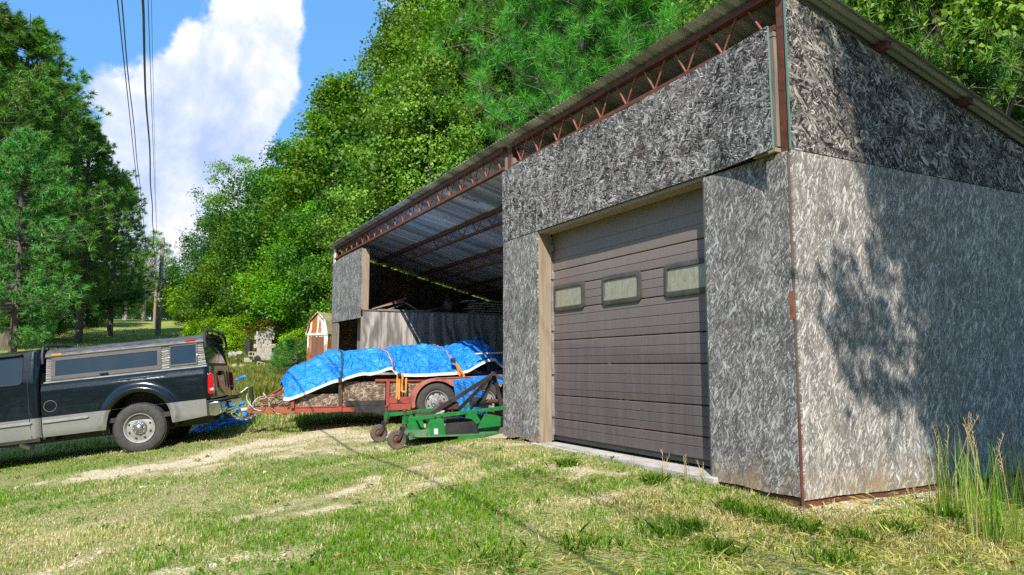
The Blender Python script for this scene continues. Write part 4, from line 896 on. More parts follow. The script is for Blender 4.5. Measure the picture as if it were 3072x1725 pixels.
nz_ = np.sin(np.pi*TTt); ny_ = -np.cos(np.pi*TTt)
def tarp_grid(a, t):
    i = np.clip((a+2.50)/4.10*(NA-1), 0, NA-1.001); j = np.clip(t*(NT-1), 0, NT-1.001); i0, j0 = int(i), int(j); fi, fj = i-i0, j-j0
    P = TP[i0, j0]*(1-fi)*(1-fj)+TP[i0+1, j0]*fi*(1-fj)+TP[i0, j0+1]*(1-fi)*fj+TP[i0+1, j0+1]*fi*fj; return Vector(P)
TP = np.stack([AAa+.02*np.sin(TTt*9), NT_+ny_*wr, ZT+nz_*wr*1.2+.345], -1)
idx = np.arange(NA*NT).reshape(NA, NT); quads = np.stack([idx[:-1, :-1], idx[1:, :-1], idx[1:, 1:], idx[:-1, 1:]], -1)
hemj = 4
tarp = link('tarp', np_mesh('tarp', TP.reshape(-1, 3), quads[:, hemj:NT-5].reshape(-1, 4), 4, M['tarp'], None, True), None, label='large crumpled blue tarp strapped over the load on the red trailer', category='tarp'); tarp.matrix_world = TLM
HP = TP.copy(); hb_ = np.minimum(np.arange(NT), hemj)/hemj
for j in range(hemj+1): HP[:, j, 1] -= .004; HP[:, j, 2] = TP[:, hemj, 2]-(hemj-j)*.0125; HP[:, j, 1] = TP[:, hemj, 1]-.001*(hemj-j)
white_hem = link('hem', np_mesh('hem', HP[:, :hemj+1].reshape(-1, 3), (lambda I: np.stack([I[:-1, :-1], I[1:, :-1], I[1:, 1:], I[:-1, 1:]], -1).reshape(-1, 4))(np.arange(NA*(hemj+1)).reshape(NA, hemj+1)), 4, M['white'], None, True), tarp, label='white hem along the near edge of the tarp')
# load under the tarp
mb = MB(); mb.box(-2.1, 1.3, N0+.2, N1-.2, .4, .80); mb.build('cargo_crate', M['woodd'], None, label='dark cargo under the blue tarp on the trailer', category='cargo').matrix_world = TLM
def strap(a, mat, label, t0=.0, wd=.045, lean=0.0, t1=1.0):
    V = []; ts = np.linspace(t0, t1, 40)
    for t in ts:
        aq = a+lean*t
        for s_ in (-.5, .5):
            p = tarp_grid(aq+s_*wd, t); nrm = Vector((0, -math.cos(math.pi*t), math.sin(math.pi*t))); V.append(tuple(p+nrm*.022))
    mb = MB(); mb.add(V, [(2*i, 2*i+1, 2*i+3, 2*i+2) for i in range(39)]); o = mb.build('strap', M[mat], None, label=label, category='strap', group='straps holding the tarp down'); o.matrix_world = TLM
    o.data.polygons.foreach_set('use_smooth', [True]*39)
    sm = o.modifiers.new('th', 'SOLIDIFY'); sm.thickness = .004; return o
O2 = (0, 0, .345)
s1 = strap(-1.62, 'strap_g', 'dark green strap running down the tarp to the left stake post', 0.02, .034, .22)
MB(O2).beam((-1.615, N0-.055, .28), (-1.60, N0-.05, -.03), .008, .034, (1, 0, 0)).build('tail', M['strap_g'], s1); MB(O2).box(-1.64, -1.59, N0-.10, N0-.06, .37, .44).build('ratchet', M['blackm'], s1)
s2 = strap(-.72, 'strap_p', 'orange strap with yellow loops hanging by the middle stake post', .04, .036, -.32)
mb = MB(O2)
for dx, b, ln in ((-.03, 0, .42), (.055, .03, .30)):
    P = [(-.62+dx, N0-.09, .50), (-.63+dx, N0-.12, .40), (-.64+dx, N0-.11, .50-ln), (-.60+dx+b, N0-.12, .50-ln-.02+.03*b), (-.59+dx+b, N0-.10, .42)]
    for p, q in zip(P[:-1], P[1:]): mb.beam(p, q, .006, .030, (1, 0, 0))
mb.build('tail', M['strap_o'], s2); MB(O2).box(-.655, -.60, N0-.14, N0-.09, .44, .50).build('ratchet', M['blackm'], s2)
MB(O2).tube([(-.65, N0-.11, .10), (-.65, N0-.12, .0)], .012).build('hook', M['blackm'], s2)
s3 = strap(.40, 'strap_p', 'faded orange strap crossing the tarp above the trailer fender', .16, .036, -.42)
mb = MB(O2)
for P in ([(.33, N0-.16, .70), (.38, N0-.14, .62), (.45, N0-.11, .45)], [(.33, N0-.16, .70), (.42, N0-.15, .60), (.52, N0-.13, .44)]):
    for p, q in zip(P[:-1], P[1:]): mb.beam(p, q, .006, .034, (1, 0, 0))
mb.build('tail', M['strap_o'], s3); lump2 = MB(O2).box(.27, .35, N0-.17, N0-.11, .68, .76).build('ratchet', M['blackm'], s3)
# pole, bar and handle at the rear of the load
o = MB().tube([(.15, N0+.0, 1.06), (2.0, N0+.35, 1.15)], .014, 8).build('white_pipe', M['white'], None, label='thin white pipe lying across the right end of the tarped load', category='pipe'); o.matrix_world = TLM @ Matrix.Translation((.55, -.20, .12))
o = MB().tube([(1.35, 1.0, .75), (1.35, 1.0, .75), (1.02, 1.1, 1.50), (1.20, 1.15, 1.51), (2.0, 1.2, 1.0)], .016, 8).build('push_handle', M['blackm'], None, label='black tubular push handle sticking up behind the tarp peak', category='handle'); o.matrix_world = TLM
MB().tube([(1.03, 1.1, 1.505), (1.20, 1.15, 1.515)], .022, 8).build('grip', M['tarp'], o)
# box and steel seen at the right end of the trailer bed
o = MB().box(1.7, 2.2, N0+.2, N0+.9, .35, .75).build('tool_box', M['frameg'], None, .01, label='grey box standing at the rear of the trailer', category='box'); o.matrix_world = TLM

# torn blue tarp on the ground by the hitch
def cloth_heap(name, c, sx, sy, h, label, seed, rz_=0, mat='tarp', n=70):
    u = np.linspace(-1, 1, n); U, Vv = np.meshgrid(u, u, indexing='ij'); r_ = np.clip(1-np.maximum(abs(U)**3, abs(Vv)**2.2), 0, 1)
    e = 1+.28*(vnoise(U*3+seed, Vv*3, seed)-.5)*2; X, Y = U*sx*e, Vv*sy*e; ca, sa = math.cos(rz_), math.sin(rz_); WX, WY = c[0]+X*ca-Y*sa, c[1]+X*sa+Y*ca
    Z = gz(WX, WY)+.015+h*r_*(.15+.85*ridges(U*2.5+seed, Vv*2.8, seed+2)*ridges(U*5, Vv*6+seed, seed+3))+.03*r_*ridges(U*14, Vv*12, seed+4)
    o = link(name, np_mesh(name, np.stack([WX-c[0], WY-c[1], Z-c[2]], -1).reshape(-1, 3), (lambda I: np.stack([I[:-1, :-1], I[1:, :-1], I[1:, 1:], I[:-1, 1:]], -1).reshape(-1, 4))(np.arange(n*n).reshape(n, n)), 4, M[mat], None, True), None, label=label, category='tarp'); o.location = c; return o
c = on_ground(655, 1285); cloth_heap('tarp_scrap', (c[0], c[1], g1(c[0], c[1])), .22, .55, .18, 'crumpled blue tarp scrap on the grass under the truck bumper', 5, R(10))
bl = empty('tie_wrap', tw(-3.3, NC-.05, -.07), label='blue tarp wrapped in bunches round the trailer coupler', category='tarp')
rd = random.Random(2)
for k in range(7):
    p = Vector((rd.uniform(-.16, .22), rd.uniform(-.25, .2), rd.uniform(-.16, .1))); q = p+Vector((rd.uniform(-.14, .14), rd.uniform(-.14, .14), rd.uniform(-.1, .1)))
    MB().tube([p, p.lerp(q, .3)+Vector((.02, 0, .02)), p.lerp(q, .7), q], [.015, .034, .03, .012], 9).build('bunch', M['tarp'], bl, smooth=True)
mb = MB(); mb.tube([(0, 0, 0), (.12, .02, .06), (.2, .02, .09)], [.012, .03, .022], 8); o = mb.build('tarp_end', M['tarp'], None, label='twisted blue tarp end sticking out behind the tailgate', category='tarp'); o.location = at_depth(703, 1143, 12.6); o.rotation_euler = (0, 0, R(60))

# ------------------------------------------------------------------ rotary mower in front of the trailer
MM = frame_matrix(at_depth(1197, 1318, 9.86), 24, 0, .125)
MW = empty('rotary_mower', label='green tractor mower deck with two caster wheels and black hitch arms', category='mower', mat=MM); O = (0, 0, .125)
def caster(a, n, name):
    root = empty(name); root.parent = MW; root.location = (a-.03, n, .125)
    mb = MB(); mb.ring((0, 0, 0), [(.065, -.035), (.118, -.04), (.125, -.02), (.126, .02), (.118, .04), (.065, .035)], 32); mb.build('tyre', M['rubberb'], root, smooth=True)
    mb = MB(); mb.ring((0, 0, 0), [(.07, -.03), (.05, -.02), (.03, -.035), (0, -.035)], 20); mb.ring((0, 0, 0), [(0, .035), (.03, .035), (.07, .03)], 20); mb.build('rim', M['rust'], root, smooth=True)
    mb = MB(); mb.beam((0.0, -.055, 0), (.085, -.05, .15), .012, .05, (1, 0, 0)); mb.beam((0.0, .055, 0), (.085, .05, .15), .012, .05, (1, 0, 0)); mb.box(.05, .13, -.055, .055, .15, .17); mb.tube([(0, -.065, 0), (0, .065, 0)], .014); mb.build('fork', M['blackm'], root, .003)
    mb = MB(); mb.tube([(.105, 0, .17), (.105, 0, .385)], .022, 10); mb.tube([(.105, 0, .375), (.105, 0, .40)], .032, 10); mb.tube([(.105, 0, .17), (.105, 0, .2)], .034, 10); mb.build('pivot', M['rust'], root, smooth=True)
caster(0, 0, 'caster_wheel'); caster(0, 1.0, 'caster_wheel')
for n in (0.0, 1.0):
    MB(O).beam((.10, n, .258), (1.75, n, .40), .05, .052).build('deck_beam', M['green'], MW, .004); MB(O).tube([(.082, n, .20), (.082, n, .30)], .042, 12).build('pivot_tube', M['green'], MW)
    for a in (.49, .585, 1.12, 1.22):
        mb = MB(O); mb.ring((a, n-.028, .29+(a-.49)*.088), [(.014, .0), (.014, -.012), (0, -.014)], 8); mb.build('bolt', M['rust'], MW)
    # trapezoid bracket between deck and beam
    mb = MB(O); mb.prism([(.385, .03), (.648, .03), (.60, .28), (.44, .27)], 'y', n-.018, n+.0); mb.prism([(.648, .03), (.66, .03), (.61, .28), (.60, .28)], 'y', n-.018, n+.10); mb.prism([(.375, .03), (.386, .03), (.44, .27), (.43, .27)], 'y', n-.018, n+.10)
    br = mb.build('bracket', M['green'], MW, .002)
    if n == 0: MB(O).box(.485, .54, -.0215, -.019, .05, .125).build('sticker', M['white'], br)
# deck: pan with a rounded front
deckp = [(.13, .10), (.30, -.06), (.80, -.12), (1.20, -.10), (1.46, .05), (1.62, .5), (1.46, .95), (1.2, 1.08), (.8, 1.12), (.3, 1.06), (.13, .9)]
mb = MB(O); mb.prism(deckp, 'z', .018, .032); deck = mb.build('deck', M['greend'], MW, .004)
mb = MB(O)
for (p, q) in zip(deckp, deckp[1:]+deckp[:1]):
    if p[0] < .78 or q[0] < .78: continue
    mb.add([(p[0], p[1], .03), (q[0], q[1], .03), (q[0], q[1], -.055), (p[0], p[1], -.05)], [(0, 1, 2, 3)])
sk = mb.build('skirt', M['green'], MW); sk.modifiers.new('th', 'SOLIDIFY').thickness = .006
MB(O).beam((.15, .06, .03), (.42, -.02, .085), .006, .10).build('deflector', M['greend'], MW)
mb = MB(O); mb.prism([(.63, .0), (1.18, .0), (1.18, .45), (.63, .45)], 'z', .035, .10)
cov = MB(O).add([(.63, .05, .035), (1.19, .05, .035), (1.19, .55, .035), (.63, .55, .035), (.64, .06, .17), (1.15, .06, .16), (1.15, .54, .16), (.64, .54, .17), (.70, .10, .255), (1.08, .10, .235), (1.08, .5, .235), (.70, .5, .255)],
    [(0, 1, 5, 4), (1, 2, 6, 5), (2, 3, 7, 6), (3, 0, 4, 7), (4, 5, 9, 8), (5, 6, 10, 9), (6, 7, 11, 10), (7, 4, 8, 11), (8, 9, 10, 11)]).build('belt_cover', M['black'], MW, .03, seg=3, smooth=True)
for a in (.8, .95): MB(O).beam((a, .12, .252), (a+.02, .48, .252), .05, .012).build('cover_rib', M['black'], cov, .004)
mb = MB(O); mb.tube([(.86, .5, .2), (.86, .5, .36)], .05, 12); mb.box(.76, 1.0, .42, .62, .34, .46); mb.build('gearbox', M['rust'], MW, .015)
for k, (p, q) in enumerate((((.565, .38, .30), (1.56, .40, .87)), ((.88, .12, .36), (1.50, .40, .82)))): MB(O).beam(p, q, .012, .062).build('hitch_arm', M['blackm'], MW, .003)
MB(O).beam((1.37, .45, .42), (1.55, .42, .86), .014, .06, (1, 0, 0)).build('mast', M['blackm'], MW); MB(O).beam((1.68, .42, .36), (1.545, .40, .86), .014, .06, (1, 0, 0)).build('mast', M['blackm'], MW)
MB(O).beam((1.50, .3, .86), (1.57, .52, .87), .05, .05).build('mast_head', M['blackm'], MW); MB(O).beam((1.56, .40, .84), (1.95, .40, .66), .03, .045).build('top_link', M['rust'], MW, .004)
mb = MB(O); mb.ring((1.24, .5, .445), [(0, -.02), (.075, -.02), (.075, .15), (.05, .2), (.03, .2)], 16, 'x'); mb.build('shaft_guard', M['black'], MW, smooth=True); MB(O).tube([(1.4, .5, .445), (2.1, .5, .47)], .03, 10).build('drive_shaft', M['rust'], MW)
MB(O).beam((1.3, .05, .32), (2.0, .15, .18), .03, .035).build('lower_link', M['rust'], MW)
mb = MB(O); mb.prism([(1.30, .03), (1.55, .03), (1.56, .24), (1.33, .30)], 'y', .96, 1.0); mb.build('side_plate', M['green'], MW); MB(O).prism([(1.22, .03), (1.60, .03), (1.62, .26), (1.36, .28)], 'y', .30, .32).build('side_plate', M['green'], MW)
mb = MB(O); mb.tube([(.6, -.0, .05), (.62, .98, .05)], .02, 8); mb.beam((.45, .5, .30), (.47, .5, .30), .9, .03); mb.build('cross_tube', M['rust'], MW)
rear = empty('gauge_wheel'); rear.parent = MW; rear.location = (1.62, .12, .11); mb = MB(); mb.ring((0, 0, 0), [(.05, -.03), (.12, -.035), (.13, 0), (.12, .035), (.05, .03)], 24); mb.build('tyre', M['rubberb'], rear, smooth=True); MB().tube([(0, -.03, 0), (0, .08, 0), (.02, .1, .2)], .016).build('fork', M['rust'], rear)

# ------------------------------------------------------------------ tractor standing in the bay behind the mower, under its own tarp
TT_ = empty('compact_tractor', label='old tractor with lugged rear tyre parked in the bay behind the mower', category='tractor', mat=MM @ Matrix.Translation((2.34, -.1, 0)))
TT_.location = TT_.location
def lug_wheel(c, r, wd, parent):
    root = empty('rear_wheel'); root.parent = parent; root.location = c; mb = MB(); mb.ring((0, 0, 0), [(r*.5, -wd/2), (r*.8, -wd/2-.02), (r*.94, -wd/2+.01), (r*.97, 0), (r*.94, wd/2-.01), (r*.8, wd/2+.02), (r*.5, wd/2)], 40); mb.build('tyre', M['rubberb'], root, smooth=True)
    n = 20
    for i in range(n):
        for s_ in (-1, 1):
            a0 = 2*math.pi*(i+(.5 if s_ > 0 else 0))/n; a1 = a0+.14; a2 = a0+.30; mb = MB()
            def P(a, rr, t): return (rr*math.cos(a), t, rr*math.sin(a))
            mb.hexa([P(a0, r*.82, s_*(wd/2+.018)), P(a0+.09, r*.82, s_*(wd/2+.018)), P(a2+.09, r*.95, 0), P(a2, r*.95, 0), P(a0, r*.93, s_*(wd/2+.012)), P(a0+.09, r*.93, s_*(wd/2+.012)), P(a2+.09, r*1.03, 0), P(a2, r*1.03, 0)]); mb.build('lug', M['rubberb'], root)
    mb = MB(); mb.ring((0, 0, 0), [(r*.52, -wd/2), (r*.46, -wd/2+.03), (r*.2, -.02), (0, -.02)], 24); mb.build('rim', M['rust'], root, smooth=True)
lug_wheel((0, 0, .46), .50, .26, TT_); lug_wheel((0, 1.15, .46), .50, .26, TT_)
MB().box(-.15, 1.5, .4, .75, .42, .8).build('body', M['rust'], TT_, .02); MB().tube([(0, .1, .5), (0, 1.1, .5)], .06).build('axle', M['rust'], TT_)
MB().box(-.2, .2, .35, .8, .85, .95).build('seat', M['black'], TT_, .02)
for n in (.1, 1.05): w_ = empty('front_wheel'); w_.parent = TT_; w_.location = (1.5, n, .28); mb = MB(); mb.ring((0, 0, 0), [(.14, -.07), (.27, -.07), (.3, 0), (.27, .07), (.14, .07)], 24); mb.build('tyre', M['rubberb'], w_, smooth=True); MB().ring((0, 0, 0), [(.15, -.05), (.05, 0), (0, 0)], 16).build('rim', M['rust'], w_)
# its tarp: a draped sheet with its left side hanging down
nA, nB = 60, 60; U, Vv = np.meshgrid(np.linspace(0, 1, nA), np.linspace(0, 1, nB), indexing='ij')
ln = U*2.3; xx = np.where(ln < .55, 1.36+.10*(1-ln/.55)+.02, 1.36+.12+(ln-.55)*.93); zz = np.where(ln < .55, .30+ln*.9, .795+.08*np.sin((ln-.55)*2.2)); zz = zz+.03*ridges(U*6, Vv*9, 21); xx = xx+.06*(ridges(U*3, Vv*8, 22)-.5)-.06*Vv
fr = np.clip(Vv/.25, 0, 1); yy = .52+Vv*1.1; zz = zz-(1-fr)**2*.34*np.clip((ln-.5)*1.2, 0, 1)*.6
tme = np_mesh('tarp', np.stack([xx, yy, zz+.06], -1).reshape(-1, 3), (lambda I: np.stack([I[:-1, :-1], I[1:, :-1], I[1:, 1:], I[:-1, 1:]], -1).reshape(-1, 4))(np.arange(nA*nB).reshape(nA, nB)), 4, M['tarp'], None, True)
o = link('tarp', tme, None, label='smaller blue tarp hanging over the machine behind the black mower arms', category='tarp'); o.matrix_world = MM

# ------------------------------------------------------------------ rusty garden shed beyond the barn
def m_shed():
    m, g, out = mat_new('white_rusting_sheet'); tc = g.n('ShaderNodeTexCoord').outputs['Object']
    f = g.noise(g.scale(tc, (3.5, 3.5, .35)), 2.2, 6, .6, .5); c = g.mix(g.rng(f, .46, .50), (.78, .76, .76, 1), (.36, .12, .02, 1)); c = g.mix(g.rng(g.noise(g.scale(tc, (8, 8, 1)), 4, 5), .55, .7), c, (.20, .08, .03, 1))
    principled(g, out, base=c, rough=.55, metal=.1); return m
M['shed'] = m_shed(); M['shedd'] = simple('rusted_brown_door', (.20, .085, .05), (.14, .06, .035), .6, stretch=(4, 4, .5)); M['shedr'] = simple('shed_roof', (.33, .29, .14), (.22, .20, .12), .6, stain=((.40, .22, .08), .55))
sc_ = at_depth(950, 1140, 23); sb = g1(sc_[0], sc_[1]); SH = empty('garden_shed', (sc_[0], sc_[1], sb), 0, 'white metal garden shed streaked with orange rust beside the barn', 'shed')
# local: x across the gable (left to right), y back; turned so that the gable shows narrow
tv = np.array([RT[0], RT[1]]); ang = math.atan2(RT[1], RT[0]); SH.rotation_euler = (0, 0, ang-R(26))
ez = .895+(1097-1003)/2169*23-sb; az = .895+(1097-938)/2169*23-sb; hw = .41
gab = [(-hw, ez), (-hw*.72, ez+(az-ez)*.62), (0, az), (hw*.72, ez+(az-ez)*.62), (hw, ez)]
MB().prism([(-hw, 0), (hw, 0)]+list(reversed(gab)), 'y', 0, .02).build('gable_wall', M['shed'], SH)
for x0, x1 in ((-.24, -.005), (.005, .24)): MB().box(x0, x1, -.03, -.005, .05, ez-.08).build('door', M['shedd'], SH)
for x in (-hw, -.30, .26, hw-.03): MB().box(x, x+.035, -.02, .0, 0, ez).build('corner_trim', M['shed'], SH)
MB().box(-hw-.02, hw+.02, -.03, .0, ez-.03, ez+.03).build('eave_trim', M['white'], SH)
for s_ in (-1, 1):
    MB().box(*sorted((s_*hw, s_*(hw-.02))), .0, 2.0, 0, ez).build('side_wall', M['shed'], SH)
    mb = MB(); P = [(s_*(hw+.03), ez), (s_*hw*.74, ez+(az-ez)*.64), (0, az+.02)]
    for p, q in zip(P[:-1], P[1:]): mb.add([(p[0], -.05, p[1]), (q[0], -.05, q[1]), (q[0], 2.05, q[1]), (p[0], 2.05, p[1])], [(0, 1, 2, 3)])
    mb.build('roof', M['shedr'], SH)
    mb = MB(); mb.tube([(p[0], -.06, p[1]) for p in P], .018, 6); mb.build('roof_trim', M['shed'], SH)
MB().box(-hw, hw, 1.98, 2.0, 0, ez).build('back_wall', M['shed'], SH)

# ------------------------------------------------------------------ concrete block pile
bc = at_depth(788, 1085, 33); bb = .895+(1097-1068)/2169*33-.0; BA = math.atan2(RT[1], RT[0])
mb = MB(); mb.box(-.17, .17, -.10, .10, 0, .195)
for x in (-.085, .085): pass
bm_ = MB()
def block_mesh():
    mb = MB(); xo, yo, z = .163, .10, .183
    xs = [-xo, -.133, -.013, .013, .133, xo]; ys = [-yo, -.065, .065, yo]
    for i in range(5):
        for j in range(3):
            if j == 1 and i in (1, 3): continue
            mb.box(xs[i], xs[i+1], ys[j], ys[j+1], 0, z)
    return mb.mesh('concrete_block', M['block'])
BME = block_mesh()
def block(px, py, lab, rot=0, tilt=(0, 0), D=33.0, dz=None):
    p = at_depth(px, py, D); o = link('concrete_block', BME, None, label=lab, category='concrete block', group='grey concrete blocks of the pile'); o.location = p; o.rotation_euler = (tilt[0], tilt[1], BA+rot); return o
ORD = ['leftmost', 'second', 'third', 'rightmost']
rows = [(994, [(812, .0)], 'topmost'), (1006.5, [(781, 0), (799, .02), (815, .03)], 'second'), (1019, [(776, 0), (795, 0), (814, .02)], 'third'), (1031.5, [(782, 0), (806, 0)], 'fourth'), (1044, [(774, .05), (797, -.04), (817, .1)], 'fifth'), (1056.5, [(783, 0), (806, .0)], 'sixth'), (1069, [(776, 0), (797, .0), (816, 0)], 'seventh'), (1081, [(772, .1), (793, 0), (814, 0)], 'lowest')]
for y, xs_, rn in rows:
    for k, (x, rt_) in enumerate(xs_):
        pos = 'single' if len(xs_) == 1 else ('left' if k == 0 else ('right' if k == len(xs_)-1 else 'middle'))
        block(x+rr.uniform(-1, 1), y, '%s grey concrete block in the %s course of the block pile, counted from its top' % (pos, rn), rt_+rr.uniform(-.06, .06))
for (x, y, lab, t) in ((744, 1086, 'grey concrete block lying left of the pile in front of the black pipe', (0, 0)), (782, 1095, 'grey concrete block standing on end in front of the pile', (1.4, .2)), (800, 1112, 'tilted pale concrete block lying foremost in the weeds', (.4, .8)), (846, 1080, 'grey concrete block lying alone right of the pile', (0, .1)), (698, 1074, 'pale broken concrete block far left of the pile in tall weeds', (.2, .3)), (758, 1062, 'concrete block upright against the left side of the pile', (1.57, 0))):
    block(x, y, lab, .3, t, 31.5)
o = MB().tube([(0, 0, 0), (.04, 0, .62)], .15, 20).build('black_pipe', M['black'], None, label='short black pipe section standing upright left of the block pile', category='pipe'); o.location = at_depth(746, 1061, 32); o.rotation_euler = (0, R(-5), 0)
for k, (x, y, s_) in enumerate(((700, 1066, .22), (718, 1062, .18), (705, 1098, .12), (725, 1100, .14), (868, 1098, .1))):
    lump('rubble', tuple(at_depth(x, y, 30.5)), (s_*1.4, s_, s_*.7), 'block', '%s chunk of pale rubble in the weeds left of the block pile' % ('largest', 'second largest', 'small dark-sided', 'flat', 'isolated')[k] if k < 4 else 'small chunk of rubble right of the block pile', 'rubble', k+40, 2, .5)

# ------------------------------------------------------------------ utility pole and overhead cables
pb = at_depth(474, 1000, 55); gp = g1(pb[0], pb[1])
PO = empty('utility_pole', (pb[0], pb[1], gp), 0, 'tall grey wooden utility pole standing on the far lawn', 'utility pole')
ph = at_depth(470, 712, 55)[2]-gp
MB().tube([(0, 0, -.3), (-.05, 0, ph*.5), (-.1, 0, ph)], [.20, .175, .14], 12).build('shaft', M['pole'], PO, smooth=True)
mb = MB(); mb.tube([(-.1, 0, ph), (-.1, 0, ph+.28)], .03, 8); mb.ring((-.1, 0, ph+.28), [(0, -.06), (.06, -.05), (.05, .0), (.07, .03), (0, .08)], 10, 'z'); mb.build('insulator', M['white'], PO)
p2 = at_depth(462, 985, 63); g2 = g1(p2[0], p2[1]); h2 = at_depth(466, 850, 63)[2]-g2
o = MB().tube([(0, 0, -.3), (.1, 0, h2)], [.13, .11], 10).build('utility_pole', M['wood'], None, label='shorter pale post standing just behind the utility pole', category='post', smooth=True); o.location = (p2[0], p2[1], g2)
def cable(p0, mid, r, label, sag=.25, wob=0, ext=1.9):
    p0, q = Vector(at_depth(*p0)), Vector(at_depth(*mid)); d = q-p0; pts = []
    for t in np.linspace(0, ext, 70):
        s_ = min(t, 1); p = p0+d*t; p.z += -4*sag*s_*(1-s_)*.5 - (.12*(t-1) if t > 1 else 0); pts.append(tuple(p+Vector((0, wob*math.sin(t*39), wob*math.sin(t*52)))))
    return MB().tube(pts, r, 6).build('overhead_cable', M['wire'], None, label=label, category='cable', smooth=True)
cable((466, 806, 54.8), (425, -4, 7.5), .015, 'thick twisted black cable running up from the pole to the top of the picture', .1, .012)
cable((435, 762, 66), (352, -3, 12.5), .012, 'leftmost thin cable crossing the sky beside its twin', .2)
cable((444, 790, 66), (363, -3, 12.5), .013, 'second thin cable from the left in the sky', .2, .01)
cable((470, 700, 55), (444, -3, 15), .009, 'thin grey wire just right of the thick twisted cable', .3)
cable((471, 702, 55), (454, -3, 17), .006, 'faintest rightmost wire in the sky above the pole', .3)

# ------------------------------------------------------------------ trees
def leaf_cloud(P, Nrm, size, asp, tint, rg, needle=False):
    n = len(P); a = np.cross(Nrm, rg.normal(size=(n, 3))); a /= np.linalg.norm(a, axis=1)[:, None]+1e-9; b = np.cross(Nrm, a)
    s = (size*rg.uniform(.65, 1.3, n))[:, None]; bend = Nrm*s*.22
    V = np.stack([P-a*s*.5, P-b*s*asp*.5+bend*.3, P+a*s*.55-bend, P+b*s*asp*.5+bend*.3], 1).reshape(-1, 3)
    return V, np.arange(n*4).reshape(n, 4), np.repeat(tint, 4, 0)
def unit(v): return v/(np.linalg.norm(v, axis=-1, keepdims=True)+1e-9)
def envelope(kind, t):
    if kind == 'cone': return np.clip(1-t, 0, 1)**.75*np.clip(t*7, 0, 1)**.5*1.05
    if kind == 'oval': return np.sin(np.pi*np.clip(t, 0, 1)**.75)**.62
    if kind == 'round': return np.sqrt(np.clip(1-(2*t-1)**2, 0, 1))
    if kind == 'bush': return np.clip(1-t**2.2, 0, 1)**.5
    return np.clip(1-t, 0, 1)**.5*np.clip(t*4+.35, 0, 1)
GREENS = {'gum': ((.065, .16, .008), (.17, .30, .02)), 'maple': ((.06, .165, .010), (.17, .33, .022)), 'pale': ((.085, .185, .02), (.21, .34, .05)), 'yellow': ((.14, .30, .012), (.26, .44, .03)), 'dark': ((.03, .095, .014), (.07, .17, .022)), 'autumn': ((.07, .10, .012), (.16, .15, .02))}
def broad(seed, H, Rr, base, kind, ncl, nlf, leaf, pal, loose=.0, cs=.30):
    rg = np.random.default_rng(seed); t = rg.uniform(0.02, .98, ncl)**.9; ang = rg.uniform(0, 2*np.pi, ncl)
    env = envelope(kind, t)*Rr*(1+.22*np.sin(ang*3+t*7+seed))*rg.uniform(.85, 1.12, ncl); r_ = env*rg.uniform(.30, 1, ncl)**.5
    C = np.stack([r_*np.cos(ang), r_*np.sin(ang), base+t*(H-base)], 1); cr = Rr*cs*rg.uniform(.55, 1.25, ncl)*(.75+.5*envelope(kind, t))
    ci = rg.choice(ncl, nlf, p=cr**2/np.sum(cr**2)); dirn = unit(rg.normal(size=(nlf, 3))+unit(C[ci]*[1, 1, 0])*.35+[0, 0, .25]); rad = rg.uniform(0, 1, nlf)**(1/(2.2+2*(1-loose)))
    nz__ = 1+.5*np.sin(dirn[:, 0]*7+ci)*np.sin(dirn[:, 1]*8+ci*1.3)
    P = C[ci]+dirn*(cr[ci]*rad*nz__)[:, None]*[1, 1, .72]
    Nn = unit(dirn*.55+rg.normal(size=(nlf, 3))*.55+[0, 0, .45])
    lo, hi = np.array(GREENS[pal][0]), np.array(GREENS[pal][1]); f = np.clip(rg.uniform(0, 1, ncl)[ci]*.55+rg.uniform(0, 1, nlf)*.5, 0, 1)[:, None]; T = (lo+(hi-lo)*f)*(rg.uniform(.55, 1.25, ncl)[ci])[:, None]
    if pal in ('gum', 'autumn'): k = (rg.uniform(0, 1, nlf) < (.05 if pal == 'gum' else .15)); T[k] = (.20, .13, .02)
    V, F, T4 = leaf_cloud(P, Nn, leaf, .72, np.c_[T, np.ones(nlf)], rg)
    crown = np_mesh('crown', V, F, 4, M['leaf'], {'tint': ('FLOAT_COLOR', T4)})
    mb = MB(); rd = random.Random(seed); tr = [(0, 0, -.4), (rd.uniform(-.1, .1), rd.uniform(-.1, .1), H*.3), (rd.uniform(-.3, .3), rd.uniform(-.3, .3), H*.62), (0, 0, H*.92)]; r0 = .012*H+.03
    mb.tube(tr, [r0*1.25, r0*.85, r0*.5, r0*.1], 9)
    for k in rg.choice(ncl, min(ncl, 34), replace=False):
        c = C[k]; z0 = max(base*.55, c[2]-np.hypot(c[0], c[1])*.9); z0 = min(z0, H*.85); mb.tube([(0, 0, z0), (c[0]*.5, c[1]*.5, z0+(c[2]-z0)*.62), tuple(c)], [r0*.38*(1-z0/H)+.012, r0*.2*(1-z0/H)+.01, .008], 5)
    return crown, mb
